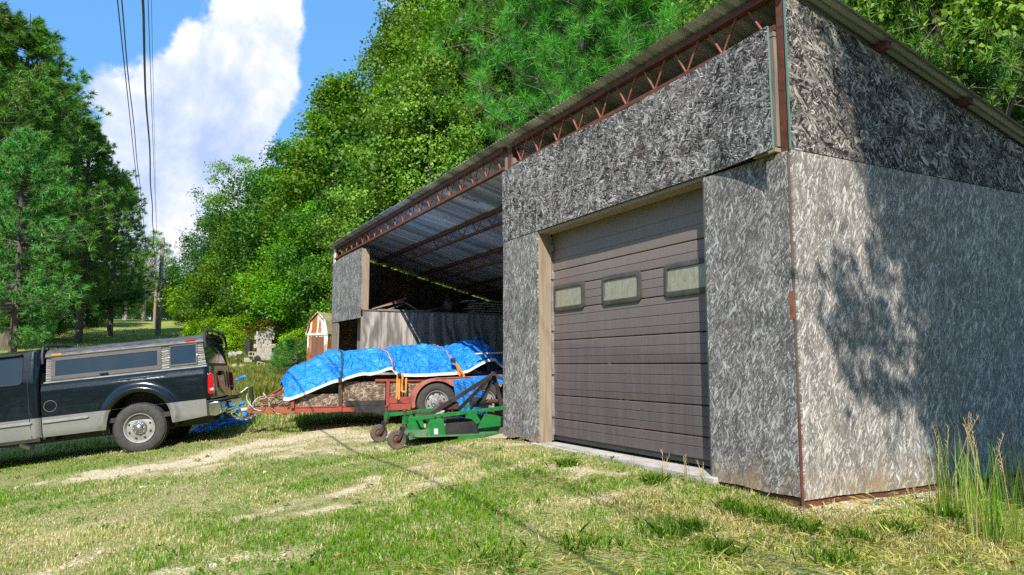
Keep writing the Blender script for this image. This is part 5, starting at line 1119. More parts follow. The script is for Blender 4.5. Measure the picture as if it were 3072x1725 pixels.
def pine(seed, H, Rr, base, nbr, nn, nlen, nw, per=9, pal=((.020, .085, .022), (.055, .17, .035)), side=None):
    rg = np.random.default_rng(seed); rd = random.Random(seed); mb = MB(); r0 = .011*H+.04; mb.tube([(0, 0, -.4), (.1, 0, H*.4), (-.05, .1, H*.75), (0, 0, H)], [r0*1.2, r0*.9, r0*.5, .02], 9); tips = []
    for k in range(nbr):
        t = rg.uniform(0, 1)**.85; z = base+t*(H-base)*.97; a = rg.uniform(0, 2*np.pi) if side is None else rg.normal(side, 1.0); L = Rr*(1-t)**.6*rg.uniform(.55, 1.12)*(.55 if t < .12 else 1)+.3
        d = np.array([math.cos(a), math.sin(a), 0]); b0 = np.array([0, 0, z]); up = rg.uniform(.05, .5)*(1 if t > .4 else .4); mid = b0+d*L*.55+[0, 0, L*up*.35-.1*L*(1-t)]; end = b0+d*L+[0, 0, L*up]
        mb.tube([tuple(b0), tuple(mid), tuple(end)], [r0*.25*(1-t)+.02, r0*.14*(1-t)+.012, .006], 5)
        for j in range(per):
            s_ = rg.uniform(.35, 1.0); q = (b0*(1-s_)**2+2*mid*s_*(1-s_)+end*s_**2) if False else (b0+(mid-b0)*min(1, s_/.55) if s_ < .55 else mid+(end-mid)*(s_-.55)/.45)
            off = unit(rg.normal(size=3)+[0, 0, .4])*L*rg.uniform(.05, .28); tip = q+off; tips.append((tip, unit(off+d*.5+[0, 0, .5]), rg.uniform())); mb.tube([tuple(q), tuple(tip)], [.012, .005], 3, False)
    n = len(tips)*nn; Tp = np.repeat(np.array([t[0] for t in tips]), nn, 0); Td = np.repeat(np.array([t[1] for t in tips]), nn, 0); Tt = np.repeat([t[2] for t in tips], nn)
    dirn = unit(rg.normal(size=(n, 3))+Td*1.05); P0 = Tp-Td*rg.uniform(-.06, .16, n)[:, None]*nlen*3; L = (nlen*rg.uniform(.7, 1.1, n))[:, None]; sd = unit(np.cross(dirn, rg.normal(size=(n, 3))))*nw
    V = np.stack([P0-sd*.5, P0+sd*.5, P0+dirn*L+[0, 0, -.12]*L], 1).reshape(-1, 3); lo, hi = np.array(pal[0]), np.array(pal[1]); T = lo+(hi-lo)*np.clip(Tt*.6+rg.uniform(0, 1, n)*.45, 0, 1)[:, None]
    T[rg.uniform(0, 1, n) < .03] = (.28, .17, .05)
    return np_mesh('crown', V, np.arange(n*3).reshape(n, 3), 3, M['needle'], {'tint': ('FLOAT_COLOR', np.repeat(np.c_[T, np.ones(n)], 3, 0))}), mb
KIND = {}
def tree_proto(key, name, maker, bark='bark'):
    crown, mb = maker; trunk = mb.mesh('trunk', M[bark], True); KIND[key] = (name, crown, trunk)
tree_proto('gum', 'broadleaf_tree', broad(1, 12, 3.1, 1.0, 'cone', 190, 60000, .12, 'gum', .05, .25))
tree_proto('tall', 'broadleaf_tree', broad(2, 18, 4.2, 3.0, 'oval', 230, 62000, .15, 'maple', .1, .22))
tree_proto('pale', 'broadleaf_tree', broad(3, 14, 3.4, 2.0, 'oval', 190, 36000, .14, 'pale', .5, .20), 'barkp')
tree_proto('dark', 'broadleaf_tree', broad(4, 12, 4.0, .6, 'round', 130, 34000, .16, 'dark', .1, .26))
tree_proto('bright', 'broadleaf_tree', broad(5, 9, 3.0, .2, 'oval', 120, 40000, .12, 'maple', .1, .26))
tree_proto('bush', 'shrub', broad(6, 2.4, 1.5, 0, 'bush', 60, 12000, .10, 'yellow', .3, .34))
tree_proto('autumn', 'shrub', broad(7, 2.6, 1.5, 0, 'bush', 60, 11000, .10, 'autumn', .4, .34))
tree_proto('sparse', 'broadleaf_tree', broad(8, 12, 3.0, 3.5, 'oval', 90, 20000, .115, 'pale', .6, .22), 'barkp')
tree_proto('lofty', 'broadleaf_tree', broad(21, 14, 2.7, 7.4, 'round', 66, 28000, .12, 'maple', .0, .18))
tree_proto('pine', 'pine_tree', pine(10, 18, 5.0, 3.5, 190, 46, .32, .036, 12, ((.045, .14, .022), (.17, .31, .045))))
tree_proto('pine2', 'pine_tree', pine(11, 12, 3.6, 1.6, 150, 42, .28, .032, 11, ((.045, .16, .04), (.15, .33, .07))))
tree_proto('pinenear', 'pine_tree', pine(12, 17, 5.0, 3.5, 210, 90, .40, .015, 9, ((.05, .19, .025), (.15, .38, .06))))
tree_proto('cedar', 'cedar_tree', broad(13, 7, 1.9, .3, 'cone', 150, 16000, .15, 'dark', .5, .2))
tree_proto('sapling', 'pine_sapling', pine(14, 2.2, 1.0, .1, 60, 30, .22, .014, 5, ((.04, .15, .02), (.10, .28, .04))))
used = set()
def tree(key, x, D, top=None, label='', group=None, rot=0, wide=1.0, base_y=None, H=None, xy=None, cat=None):
    name, crown, trunk = KIND[key]
    p = at_depth(x, 1000, D) if xy is None else np.array([xy[0], xy[1], 0]); gz0 = g1(p[0], p[1])
    h0 = {'gum':12,'tall':18,'pale':14,'dark':12,'bright':9,'lofty':14,'bush':2.4,'autumn':2.6,'sparse':12,'pine':18,'pine2':12,'pinenear':17,'cedar':7,'sapling':2.2}[key]
    if H is None: H = at_depth(x, top, D)[2]-gz0
    s = H/h0*1.02; t = empty(name, (p[0], p[1], gz0), rot, label, cat or name.split('_')[-1] if name != 'shrub' else 'shrub', group); t.scale = (s*wide, s*wide, s)
    link('crown', crown, t); link('trunk', trunk, t); return t
GR_ = 'trees of the wood edge behind the barn'
TL_ = [
 ('gum', 1000, 34, 262, 'dense rounded broadleaf tree, the middle step of the tree line, left of the barn roof', 0, 1.15),
 ('tall', 1290, 40, -60, 'tallest broadleaf tree rising above the barn roof to the top of the picture', 1.0, 1.0),
 ('gum', 1225, 37, 110, 'reddish tinged broadleaf crown between the rounded tree and the tallest tree', 2.2, .85),
 ('tall', 1330, 33, 60, 'broadleaf tree behind the roof edge just left of the big pine', 4.0, .9),
 ('pale', 1290, 25, 190, 'pale green loose leaved tree in front of the tallest tree', 2.0, 1.0),
 ('pale', 1190, 26, 500, 'small pale leaved tree touching the barn roof edge', .5, 1.3),
 ('sparse', 700, 52, 478, 'thin feathery tree with a pointed open top at the left of the wood edge', .7, .9),
 ('gum', 810, 46, 520, 'yellow green tree beside the feathery pointed one', 3.0, 1.3),
 ('pine2', 800, 42, 560, 'bluish pine half hidden among the broadleaf trees of the wood edge', 1.0, 1.0),
 ('dark', 885, 41, 540, 'deep green tree in front of the rounded one', 1.7, 1.25),
 ('bright', 750, 44, 640, 'bushy bright green tree left in the wood edge above the block pile', .3, 1.2),
 ('dark', 700, 49, 640, 'round dark tree near the left end of the wood edge', 2.3, 1.2),
 ('dark', 650, 62, 700, 'dark green tree closing the left end of the wood edge', 1.3, .9),
 ('bright', 960, 31, 620, 'leafy tree directly left of the barn corner', 4.1, 1.15),
 ('bright', 880, 39, 740, 'low leafy tree over the garden shed', 5.0, 1.2),
 ('dark', 905, 40, 450, 'tree filling the gap left behind the rounded one', 5.6, .9),
 ('dark', 1060, 30, 560, 'dark tree behind the far end of the barn roof', 2.9, 1.0),
 ('tall', 1450, 30, -80, 'broadleaf tree behind the barn roof, hidden by the pine', 3.2, 1.0),
 ('dark', 1400, 27, 380, 'dark leafy tree low behind the middle of the roof edge', 1.9, 1.0),
 ('tall', 1680, 32, -200, 'broadleaf tree standing behind the pine boughs', 5.2, 1.0),
 ('dark', 1500, 31, 120, 'dark tree under the pine boughs behind the roof', .2, 1.1),
 ('dark', 1850, 29, -60, 'dark tree behind the highest part of the roof', 2.2, 1.1),
]
for k, x, D, top, lab, rot, wd in TL_: tree(k, x, D, top, lab, GR_, rot, wd)
UND = [('dark', 700, 44, 830, 1.5), ('bright', 715, 46, 850, 1.2), ('dark', 790, 46, 800, 1.3), ('dark', 880, 43, 800, 1.3), ('bright', 640, 50, 850, 1.4), ('dark', 950, 34, 800, 1.3), ('dark', 590, 66, 860, 1.3), ('bright', 600, 56, 900, 1.5)]
for i, (k, x, D, top, wd) in enumerate(UND): tree(k, x, D, top, ['low dark growth above the block pile', 'small bright tree over the weeds left of the pile', 'low dark tree between block pile and wood', 'low dark tree left of the garden shed', 'low bright tree by the lawn at the wood edge', 'low dark tree behind the garden shed', 'dark undergrowth where wood and lawn meet', 'low bright growth on the far lawn edge'][i], 'undergrowth of the wood edge', i*1.3, wd)
tree('pinenear', 1760, 21.5, H=17, label='big pine with star shaped needle tufts reaching over the barn roof', rot=.6, wide=1.0)
tree('pinenear', 2020, 21, H=18, label='second near pine behind the top corner of the barn roof', rot=3.3, wide=1.0)
tree('pinenear', 1600, 27, H=18, label='pine behind the roof whose left boughs hang beside the tallest tree', rot=4.4, wide=1.0)
tree('pinenear', 1570, 23.0, H=8.2, label='young pine top peeking just over the barn roof edge', rot=1.2, wide=1.0)
# right of the gable
for k, x, D, H, lab, rot, wd in [('sparse', 2620, 15, 14, 'loose leaved tree with pale trunk right of the roof slope', 1, .9), ('sparse', 2760, 17, 14, 'second pale trunked tree right of the roof', 2.4, .9), ('pine', 2960, 14, 15, 'dark pine at the top right corner', .4, .8), ('dark', 2900, 20, 11, 'dark tree low behind the right end of the roof', 3.3, 1.1), ('pale', 2480, 22, 17, 'tall thin leaved tree behind the roof peak', 4, .8), ('dark', 2700, 24, 13, 'dark tree far behind the roof slope on the right', 5, 1.2), ('pine2', 3100, 17, 12, 'pine just at the right edge of the picture', 2.2, 1.0), ('sparse', 2540, 22, 16, 'open tree letting sky through right of the roof peak', 5.1, 1.1), ('pine2', 2900, 14, 10, 'pine nearest to the right end of the roof', .9, .8), ('dark', 3050, 26, 16, 'dark backdrop tree at the far right', .9, 1.3)]:
    tree(k, x, D, label=lab, group='trees right of the barn', rot=rot, wide=wd, H=H)
# left side pines and lawn edge
for k, x, D, top, lab, rot, wd in [('pine', 20, 38, 60, 'large pine at the left edge of the picture', 1.0, 1.15), ('pine', 235, 44, 365, 'pine leaning over the lawn, rightmost of the left group', 2.1, 1.05), ('pine', 130, 47, 235, 'pine between the large one and the rightmost of the left group', 4.4, 1.0), ('pine', -160, 36, -60, 'pine half outside the left edge', 3.0, 1.1), ('pine2', 330, 52, 520, 'smaller pine crown at the right shoulder of the left group', 5.5, 1.0), ('pine2', 60, 56, 420, 'pine filling behind the large left one', .2, 1.1)]:
    tree(k, x, D, top, lab, 'pines left of the lawn', rot, wd)
tree('pine2', 40, 26, H=9.0, label='nearer light green pine boughs low at the left edge', rot=2.6, wide=1.0)
for i, (k, x, D, top, wd) in enumerate([('dark', 40, 55, 760, 1.6), ('dark', 160, 60, 740, 1.5), ('dark', 260, 64, 790, 1.4), ('dark', 330, 72, 800, 1.3), ('dark', -80, 50, 700, 1.6), ('bright', 130, 46, 850, 1.0), ('bright', 290, 62, 850, 1.0), ('dark', 90, 44, 900, 1.2)]):
    tree(k, x, D, top, ['dark tree in the shade behind the left trunks', 'dark broad tree left of centre in the shade', 'dark round tree at the lawn end of the left wood', 'dark tree left of the bare trunks', 'dark tree at the far left edge', 'small lighter tree under the left pines', 'small light tree beside the lawn under the pines', 'low dark tree between the two left trunks'][i], 'shaded trees under the left pines', i*1.1, wd)
for i, (k, x, D, top, wd) in enumerate([('sparse', 455, 82, 700, 1.0), ('sparse', 375, 78, 720, 1.1), ('cedar', 510, 84, 800, 1.0), ('dark', 500, 88, 860, 1.3), ('dark', 565, 86, 850, 1.3), ('yel', 470, 80, 850, 1.2), ('dark', 410, 90, 850, 1.2), ('dark', 540, 92, 840, 1.2), ('bright', 540, 78, 880, 1.2), ('sparse', 430, 76, 800, 1.0), ('dark', 360, 92, 830, 1.3), ('bright', 590, 76, 830, 1.3)]):
    k = 'bright' if k == 'yel' else k
    tree(k, x, D, top, ['thin open tree rising behind the utility pole', 'thin open tree left of the utility pole', 'dark pointed cedar right of the utility pole', 'dark tree under the cedar', 'dark tree between cedar and wood edge', 'flat topped bright tree behind the pole', 'dark tree left behind the pole', 'dark tree right behind the cedar', 'low bright tree at the end of the lawn', 'bare branched pale tree left of the pole', 'dark backdrop tree at the left end of the lawn', 'bright tree where far hedge meets the wood edge'][i], 'trees closing the far end of the lawn', i*1.7, wd)
# bare dead tree left of the pole
mb = MB(); rd = random.Random(9); mb.tube([(0, 0, -.3), (.2, .1, 3), (.1, .3, 6)], [.2, .16, .08], 8)
for k in range(16):
    z = rd.uniform(2, 5.8); a = rd.uniform(0, 6.28); L_ = rd.uniform(1.2, 2.8); p = (.15, .15, z); q = (L_*.6*math.cos(a), L_*.6*math.sin(a), z+L_*.3); e = (L_*math.cos(a+.3), L_*math.sin(a+.3), z+L_*.7); mb.tube([p, q, e], [.06, .035, .01], 5)
dp = at_depth(428, 960, 74); dt_ = empty('dead_tree', (dp[0], dp[1], g1(dp[0], dp[1])), 0, 'bare pale branched dead tree left of the utility pole', 'tree'); mb.build('trunk', M['barkp'], dt_, smooth=True)
# shrubs at the foot of the wood edge
SHR = [('bush', 690, 36, 990), ('bush', 640, 42, 960), ('autumn', 760, 38, 980), ('bush', 868, 37, 1015), ('autumn', 830, 35, 960), ('bush', 735, 39, 950), ('autumn', 690, 44, 930), ('bush', 900, 29, 1000), ('bush', 600, 48, 960), ('autumn', 885, 33, 1040), ('bush', 650, 38, 1000)]
for i, (k, x, D, top) in enumerate(SHR):
    tree(k, x, D, top, ('yellow green shrub', 'reddish shrub')[k == 'autumn']+[' at the left behind the upright pipe', ' at the lawn corner of the wood edge', ' just behind the block pile', ' to the right of the block pile', ' behind the right side of the block pile', ' above the upright pipe', ' high at the wood edge left of the pile', ' in front of the garden shed', ' farthest left by the lawn', ' low between pile and shed', ' nearest to the truck cap'][i], 'shrubs at the foot of the wood edge', i*2.1, 1.1)
tree('sapling', 862, 26, H=1.1, label='bright young pine right of the block pile', rot=1, wide=1.3); tree('sapling', 893, 24.5, H=1.3, label='round bushy young pine beside the garden shed', rot=3, wide=1.5)
# trees standing behind the photographer: they shade the side wall
for i, (x, y, H, k, wd) in enumerate([(7.2, -1.82, 13, 'lofty', .72), (6.3, -.85, 10.2, 'lofty', .9), (10.6, -3.45, 17.5, 'lofty', .62), (9.2, -1.2, 15.6, 'lofty', .85), (13.2, -4.2, 20, 'lofty', .5), (6.8, .9, 12, 'lofty', 1.0), (12, 1.5, 18, 'lofty', 1.0)]):
    tree(k, 0, 0, label=['slender tree beyond the right edge shading the side wall', 'low nearest tree beyond the right edge', 'tall tree beyond the right edge', 'tree beyond the right edge beside the side wall', 'farthest tall tree beyond the right edge', 'low tree beside the right side wall out of frame', 'big tree far right of the barn'][i], group='trees right of the photographer', rot=i*1.9, wide=wd, H=H, xy=(x, y))
for i, (x, y, H, k, wd) in enumerate([(34, -14, 11, 'dark', 1.3), (30, -24, 12, 'bright', 1.4), (40, -6, 13, 'dark', 1.4), (22, -33, 12, 'dark', 1.5), (38, -34, 13, 'tall', 1.2), (10, -38, 12, 'dark', 1.5), (-6, -36, 11, 'bright', 1.3), (46, -20, 15, 'tall', 1.1), (28, 4, 12, 'dark', 1.2), (-22, -38, 12, 'dark', 1.4)]):
    tree(k, 0, 0, label=['tree row behind the photographer, first', 'bright tree behind the photographer', 'broad dark tree behind the photographer to the right', 'dark tree behind the photographer toward the road', 'tall tree far behind the photographer', 'dark tree behind the photographer on the left', 'bright tree behind the photographer on the left', 'tallest tree far behind the photographer', 'dark tree right behind the photographer', 'dark tree far left behind the photographer'][i], group='trees behind the photographer', rot=i*1.3, wide=wd, H=H, xy=(x, y))
# distant wood so that no edge of the world shows between the trunks
rg = np.random.default_rng(77); n = 60000; ang = rg.uniform(-math.pi, math.pi, n); rad = 125+rg.uniform(0, 45, n); X = -10+rad*np.cos(ang); Y = rad*np.sin(ang)
hh = 4+7*fbm(ang*9+20, rad*.03, 8)+2; Zt = gz(X, Y)+rg.uniform(0, 1, n)**.8*hh
keepm = ~((np.abs(ang-math.pi*.995) < .10)) if False else np.ones(n, bool)
f = rg.uniform(0, 1, n)[:, None]; T = np.array((.02, .05, .012))+f*np.array((.05, .08, .012)); V, F, T4 = leaf_cloud(np.stack([X, Y, Zt], 1), unit(rg.normal(size=(n, 3))+[0, 0, .4]), 1.0, .8, np.c_[T, np.ones(n)], rg)
link('distant_wood', np_mesh('distant_wood', V, F, 4, M['leaf'], {'tint': ('FLOAT_COLOR', T4)}), None, kind='stuff', label='far wood reading as one dark green mass beyond the lawn', category='wood')

# ------------------------------------------------------------------ grass
def in_barn(x, y): return ((x > -13.6) & (x < .02) & (y > -.02) & (y < 6.6))
def blades(n, dmin, dmax, h, wdt, seed, powd=1.0, umin=-.80, umax=.82, tall=None, dry=.5, hd=0):
    rg = np.random.default_rng(seed); t = rg.uniform(0, 1, n); D = dmin*(dmax/dmin)**t if powd == 1 else dmin+(dmax-dmin)*t**.5; u = rg.uniform(umin, umax, n)
    X = CAM[0]+FH[0]*D+RT[0]*u*D; Y = CAM[1]+FH[1]*D+RT[1]*u*D
    # gather blades into tufts
    cx, cy = np.floor(X/.07), np.floor(Y/.07); jx = hash2(cx.astype(np.int64), cy.astype(np.int64), 3)-.5; jy = hash2(cx.astype(np.int64), cy.astype(np.int64), 4)-.5
    k = rg.uniform(0, 1, n) < .55; X = np.where(k, (cx+.5+jx*.8)*.07+rg.normal(0, .012, n), X); Y = np.where(k, (cy+.5+jy*.8)*.07+rg.normal(0, .012, n), Y)
    b = bare(X, Y); lush = fbm(X*1.1+9, Y*1.1, 55); m = (rg.uniform(0, 1, n) > b*1.6+.0) & ~in_barn(X, Y) & (rg.uniform(0, 1, n) < .18+1.9*lush*fbm(X*3.2, Y*3.2, 61)*1.2)
    X, Y, D, lush = X[m], Y[m], D[m], lush[m]; n = len(X); Z = gz(X, Y)-.006
    a = rg.uniform(0, 2*np.pi, n); lean = np.abs(rg.normal(0, .45, n)); H = h*rg.uniform(.5, 1.35, n)*(.25+1.6*lush**1.3*(.5+fbm(X*5, Y*5, 66)))*(1+hd*D); wv = wdt*(1+D/7)*rg.uniform(.7, 1.3, n)
    dv = np.stack([np.cos(a), np.sin(a), np.zeros(n)], 1); sv = np.stack([-np.sin(a), np.cos(a), np.zeros(n)], 1); P = np.stack([X, Y, Z], 1)
    mid = P+dv*(H*lean*.35)[:, None]+np.array([0, 0, 1])*(H*.62)[:, None]; tip = P+dv*(H*(lean*1.0+.1))[:, None]+np.array([0, 0, 1])*(H*np.clip(1.05-lean*.45, .3, 1.1))[:, None]
    V = np.stack([P, mid+sv*wv[:, None]*.5, tip, mid-sv*wv[:, None]*.5], 1).reshape(-1, 3)
    F = np.arange(n*4).reshape(n, 4)
    dn = fbm(X*.9+3, Y*.9+1, 91)*.6+fbm(X*4, Y*4, 92)*.4; rightdry = np.clip((X+1.5)/3.5, 0, 1)*np.clip((Y+3.2)/2.5, 0, 1)
    pdry = np.clip((dn-.46)*4.5*dry+.24*dry+rightdry*.22, 0.04, .9); isd = rg.uniform(0, 1, n) < pdry
    g1_, g2_ = np.array((.06, .17, .012)), np.array((.21, .37, .04)); s1_, s2_ = np.array((.38, .31, .16)), np.array((.72, .63, .42)); r = rg.uniform(0, 1, n)[:, None]
    T = np.where(isd[:, None], s1_+(s2_-s1_)*r, g1_+(g2_-g1_)*r); yel = (rg.uniform(0, 1, n) < .25)[:, None]; T = np.where(yel & ~isd[:, None], T*[1.7, 1.15, .9], T)
    return V, F, np.repeat(np.c_[T, np.ones(n)], 4, 0)
def add_blades(name, label, args):
    V, F, T = blades(**args); link(name, np_mesh(name, V, F, 4, M['grass'], {'tint': ('FLOAT_COLOR', T)}), None, kind='stuff', label=label, category='grass')
add_blades('lawn_grass', 'short patchy grass covering the yard', dict(n=620000, dmin=1.9, dmax=17, h=.040, wdt=.0034, seed=1, dry=.9))
add_blades('coarse_grass', 'longer grass tufts among the short grass', dict(n=90000, dmin=2.0, dmax=22, h=.055, wdt=.0030, seed=2, dry=.6))
add_blades('far_grass', 'grass of the rising ground between trailer and wood', dict(n=110000, dmin=13, dmax=60, h=.10, wdt=.006, seed=3, dry=.8, hd=.004))
def patch(name, label, pts, n, h, wdt, seed, col1, col2, leanf=.3, sx=1.0):
    rg = np.random.default_rng(seed); C = np.array([on_ground(x, y)[:2] for x, y, r in pts]); rr_ = np.array([r for *_, r in pts]); k = rg.integers(0, len(pts), n)
    X = C[k, 0]+rg.normal(0, 1, n)*rr_[k]; Y = C[k, 1]+rg.normal(0, 1, n)*rr_[k]*sx; m = ~in_barn(X, Y); X, Y = X[m], Y[m]; n = len(X)
    a = rg.uniform(0, 2*np.pi, n); ln_ = np.abs(rg.normal(0, leanf, n)); H = h*rg.uniform(.4, 1.25, n); dv = np.stack([np.cos(a), np.sin(a), np.zeros(n)], 1); sv = np.stack([-np.sin(a), np.cos(a), np.zeros(n)], 1); P = np.stack([X, Y, gz(X, Y)-.01], 1); z = np.array([0, 0, 1.])
    ws = wdt*rg.uniform(.7, 1.3, n)[:, None]; m1 = P+dv*(H*ln_*.2)[:, None]+z*(H*.45)[:, None]; m2 = P+dv*(H*ln_*.6)[:, None]+z*(H*.8)[:, None]; tp = P+dv*(H*ln_*1.15)[:, None]+z*(H*(1-.25*ln_))[:, None]
    V = np.stack([P-sv*ws*.4, P+sv*ws*.4, m1+sv*ws*.5, m2+sv*ws*.35, tp, m2-sv*ws*.35, m1-sv*ws*.5], 1).reshape(-1, 3); F = np.arange(n*7).reshape(n, 7)
    T = np.array(col1)+(np.array(col2)-np.array(col1))*rg.uniform(0, 1, n)[:, None]
    return V, F, np.repeat(np.c_[T, np.ones(n)], 7, 0)
def add_patch(name, label, *a, kind='stuff', **k):
    V, F, T = patch(name, label, *a, **k); return link(name, np_mesh(name, V, F, 7, M['grass'], {'tint': ('FLOAT_COLOR', T)}), None, kind=kind if kind == 'stuff' else None, label=label, category='grass')
GRN, GRN2, STR, STR2 = (.08, .21, .018), (.21, .38, .045), (.50, .41, .21), (.84, .74, .46)
add_patch('dry_grass', 'matted straw coloured grass along the foot of the barn corner', [(1900+i*110, 1500+i*10+ (i % 3)*30, .16) for i in range(11)]+[(2300, 1600, .3), (2650, 1650, .3), (2900, 1680, .3)], 8000, .06, .0034, 5, (.40, .33, .18), (.70, .61, .38), .75)
add_patch('tall_weeds', 'knee high yellow green weeds between trailer and block pile', [(720, 1150, .5), (800, 1160, .5), (760, 1190, .4), (690, 1190, .4), (830, 1130, .5), (720, 1110, 1.0), (800, 1120, .8), (650, 1180, .4), (860, 1130, .6)], 20000, .33, .008, 6, (.16, .22, .03), (.40, .38, .12), .4)
add_patch('edge_weeds', 'weeds round the concrete block pile', [(700, 1075, .6), (745, 1085, .5), (830, 1085, .6), (870, 1080, .6), (660, 1060, .8), (790, 1100, .7)], 12000, .5, .014, 7, (.10, .22, .02), (.32, .34, .08), .4)
add_patch('green_clumps', 'green grass clumps in the dry corner by the barn', [(2240, 1545, .06), (2300, 1560, .05), (2190, 1530, .04), (2350, 1575, .07), (2420, 1600, .05), (2160, 1660, .06), (1980, 1600, .08), (2700, 1600, .07), (2560, 1620, .06), (2850, 1560, .05), (2080, 1590, .05), (1960, 1450, .04), (1700, 1400, .05), (2500, 1690, .08), (1750, 1640, .1), (1500, 1690, .1)], 3000, .10, .0038, 8, GRN, GRN2, .6)
def tall_clump(px, py, n, h, label, seed, r=.05, lean=.22):
    c = on_ground(px, py); rd = random.Random(seed); root = empty('tall_grass_clump', (c[0], c[1], g1(c[0], c[1])-.01), 0, label, 'grass clump', 'tall grass clumps at the right edge')
    rg = np.random.default_rng(seed); V = []; F = []; T = []
    for k in range(n):
        a = rd.uniform(0, 6.283); H = h*rd.uniform(.35, 1.08); L_ = abs(rd.gauss(0, lean)); x0, y0 = rd.gauss(0, r), rd.gauss(0, r); w_ = rd.uniform(.004, .0075); base = len(V); m = 6; sx_, sy_ = -math.sin(a), math.cos(a); g_ = rd.random(); c_ = tuple(GRN[i]+(GRN2[i]-GRN[i])*g_ for i in range(3)) if rd.random() < .72 else STR
        for i in range(m+1):
            t = i/m; d = H*L_*t*t; z = H*t*(1-.22*L_*t); ww = w_*(1-t)**.6*(.7+.3*(t > 0))+.0004; V += [(x0+math.cos(a)*d-sx_*ww/2, y0+math.sin(a)*d-sy_*ww/2, z), (x0+math.cos(a)*d+sx_*ww/2, y0+math.sin(a)*d+sy_*ww/2, z)]; T += [(*c_, 1)]*2
        F += [(base+2*i, base+2*i+1, base+2*i+3, base+2*i+2) for i in range(m)]
    link('blades', np_mesh('blades', V, F, 4, M['grass'], {'tint': ('FLOAT_COLOR', T)}), root)
    for k in range(max(2, n//22)):
        a = rd.uniform(0, 6.283); H = h*rd.uniform(.95, 1.2); L_ = rd.uniform(.05, .3); pts = [(math.cos(a)*H*L_*t*t, math.sin(a)*H*L_*t*t, H*t) for t in (0, .4, .8, 1)]; V = []; 
        mb = MB(); mb.tube(pts, [.002, .0018, .0015, .001], 4); e = Vector(pts[-1]); d = (e-Vector(pts[2])).normalized()
        for q in range(9): p = e-d*(.02+q*.016); s_ = Vector((rd.uniform(-1, 1), rd.uniform(-1, 1), 1.2)).normalized(); mb.tube([p, p+s_*.028], [.0022, .0006], 3, False)
        mb.build('seed_head', M['straw'], root)
M['straw'] = simple('straw_stem', (.45, .34, .17), (.34, .28, .10), .8)
for i, (px, py, n, h, r) in enumerate([(2850, 1560, 70, .60, .045), (2965, 1620, 95, .60, .06), (3040, 1640, 60, .52, .08), (2905, 1530, 40, .60, .05), (3060, 1500, 60, .55, .1), (2740, 1560, 16, .30, .05)]):
    tall_clump(px, py, n, h, ['upright clump of tall grass in front of the shaded side wall', 'fullest tall grass clump near the bottom right corner', 'tall grass clump at the right border of the picture', 'thin high seeding grass between the two big clumps', 'tall grass standing close to the wall at the right border', 'low arching grass clump left of the tall ones'][i], 30+i, r)
for i, (px, py, h) in enumerate([(1990, 1440, .22), (2060, 1450, .20), (1900, 1430, .15), (2110, 1450, .16)]): tall_clump(px, py, 9, h, ['tallest seeding grass sprig at the door sill', 'grass sprig by the right jamb of the door', 'short sprig at the middle of the sill', 'sprig growing against the right door panel'][i], 50+i, .015, .5)
# straw litter strands lying about
rg = np.random.default_rng(5); n = 9000; D = 2.2*(9/2.2)**rg.uniform(0, 1, n); u = rg.uniform(-.2, .8, n); X = CAM[0]+FH[0]*D+RT[0]*u*D; Y = CAM[1]+FH[1]*D+RT[1]*u*D; m = ~in_barn(X, Y) & (rg.uniform(0, 1, n) < .15+np.clip((X+1)/2, 0, 1)); X, Y = X[m], Y[m]; n = len(X)
a = rg.uniform(0, 6.283, n); L_ = rg.uniform(.04, .16, n); dv = np.stack([np.cos(a), np.sin(a), rg.uniform(-.1, .35, n)], 1)*L_[:, None]; P = np.stack([X, Y, gz(X, Y)+rg.uniform(.005, .04, n)], 1); sv = np.stack([-np.sin(a), np.cos(a), np.zeros(n)], 1)*.0016
V = np.stack([P-sv, P+sv, P+dv*.5+sv+[0, 0, .008], P+dv+[0, 0, -.003], P+dv*.5-sv+[0, 0, .008]], 1).reshape(-1, 3); T = np.array(STR)+(np.array(STR2)-np.array(STR))*rg.uniform(0, 1, n)[:, None]
link('straw_litter', np_mesh('straw_litter', V, np.arange(n*5).reshape(n, 5), 5, M['grass'], {'tint': ('FLOAT_COLOR', np.repeat(np.c_[T, np.ones(n)], 5, 0))}), None, kind='stuff', label='dry straw strands lying on the ground by the barn corner', category='straw')
# fallen leaves and low broad leaved weeds
def scatter(n, seed, umin=-.75, umax=.8, dmin=2.1, dmax=13):
    rg = np.random.default_rng(seed); D = dmin*(dmax/dmin)**rg.uniform(0, 1, n); u = rg.uniform(umin, umax, n); X = CAM[0]+FH[0]*D+RT[0]*u*D; Y = CAM[1]+FH[1]*D+RT[1]*u*D; m = ~in_barn(X, Y); return rg, X[m], Y[m]
rg, X, Y = scatter(900, 70); n = len(X); r = rg.uniform(0, 1, n)[:, None]; T = np.array((.20, .10, .04))+r*np.array((.35, .22, .08))
V, F, T4 = leaf_cloud(np.stack([X, Y, gz(X, Y)+rg.uniform(.01, .035, n)], 1), unit(rg.normal(size=(n, 3))*.5+[0, 0, 1]), .034, .65, np.c_[T, np.ones(n)], rg)
link('fallen_leaves', np_mesh('fallen_leaves', V, F, 4, M['grass'], {'tint': ('FLOAT_COLOR', T4)}), None, kind='stuff', label='small fallen brown leaves on the grass', category='leaves')
rg, X, Y = scatter(420, 71); m = fbm(X*1.3, Y*1.3, 44) > .46; X, Y = X[m], Y[m]; k = 12; n = len(X)*k; X, Y = np.repeat(X, k), np.repeat(Y, k); a = rg.uniform(0, 6.283, n); q = rg.uniform(.01, .045, n); X = X+np.cos(a)*q; Y = Y+np.sin(a)*q
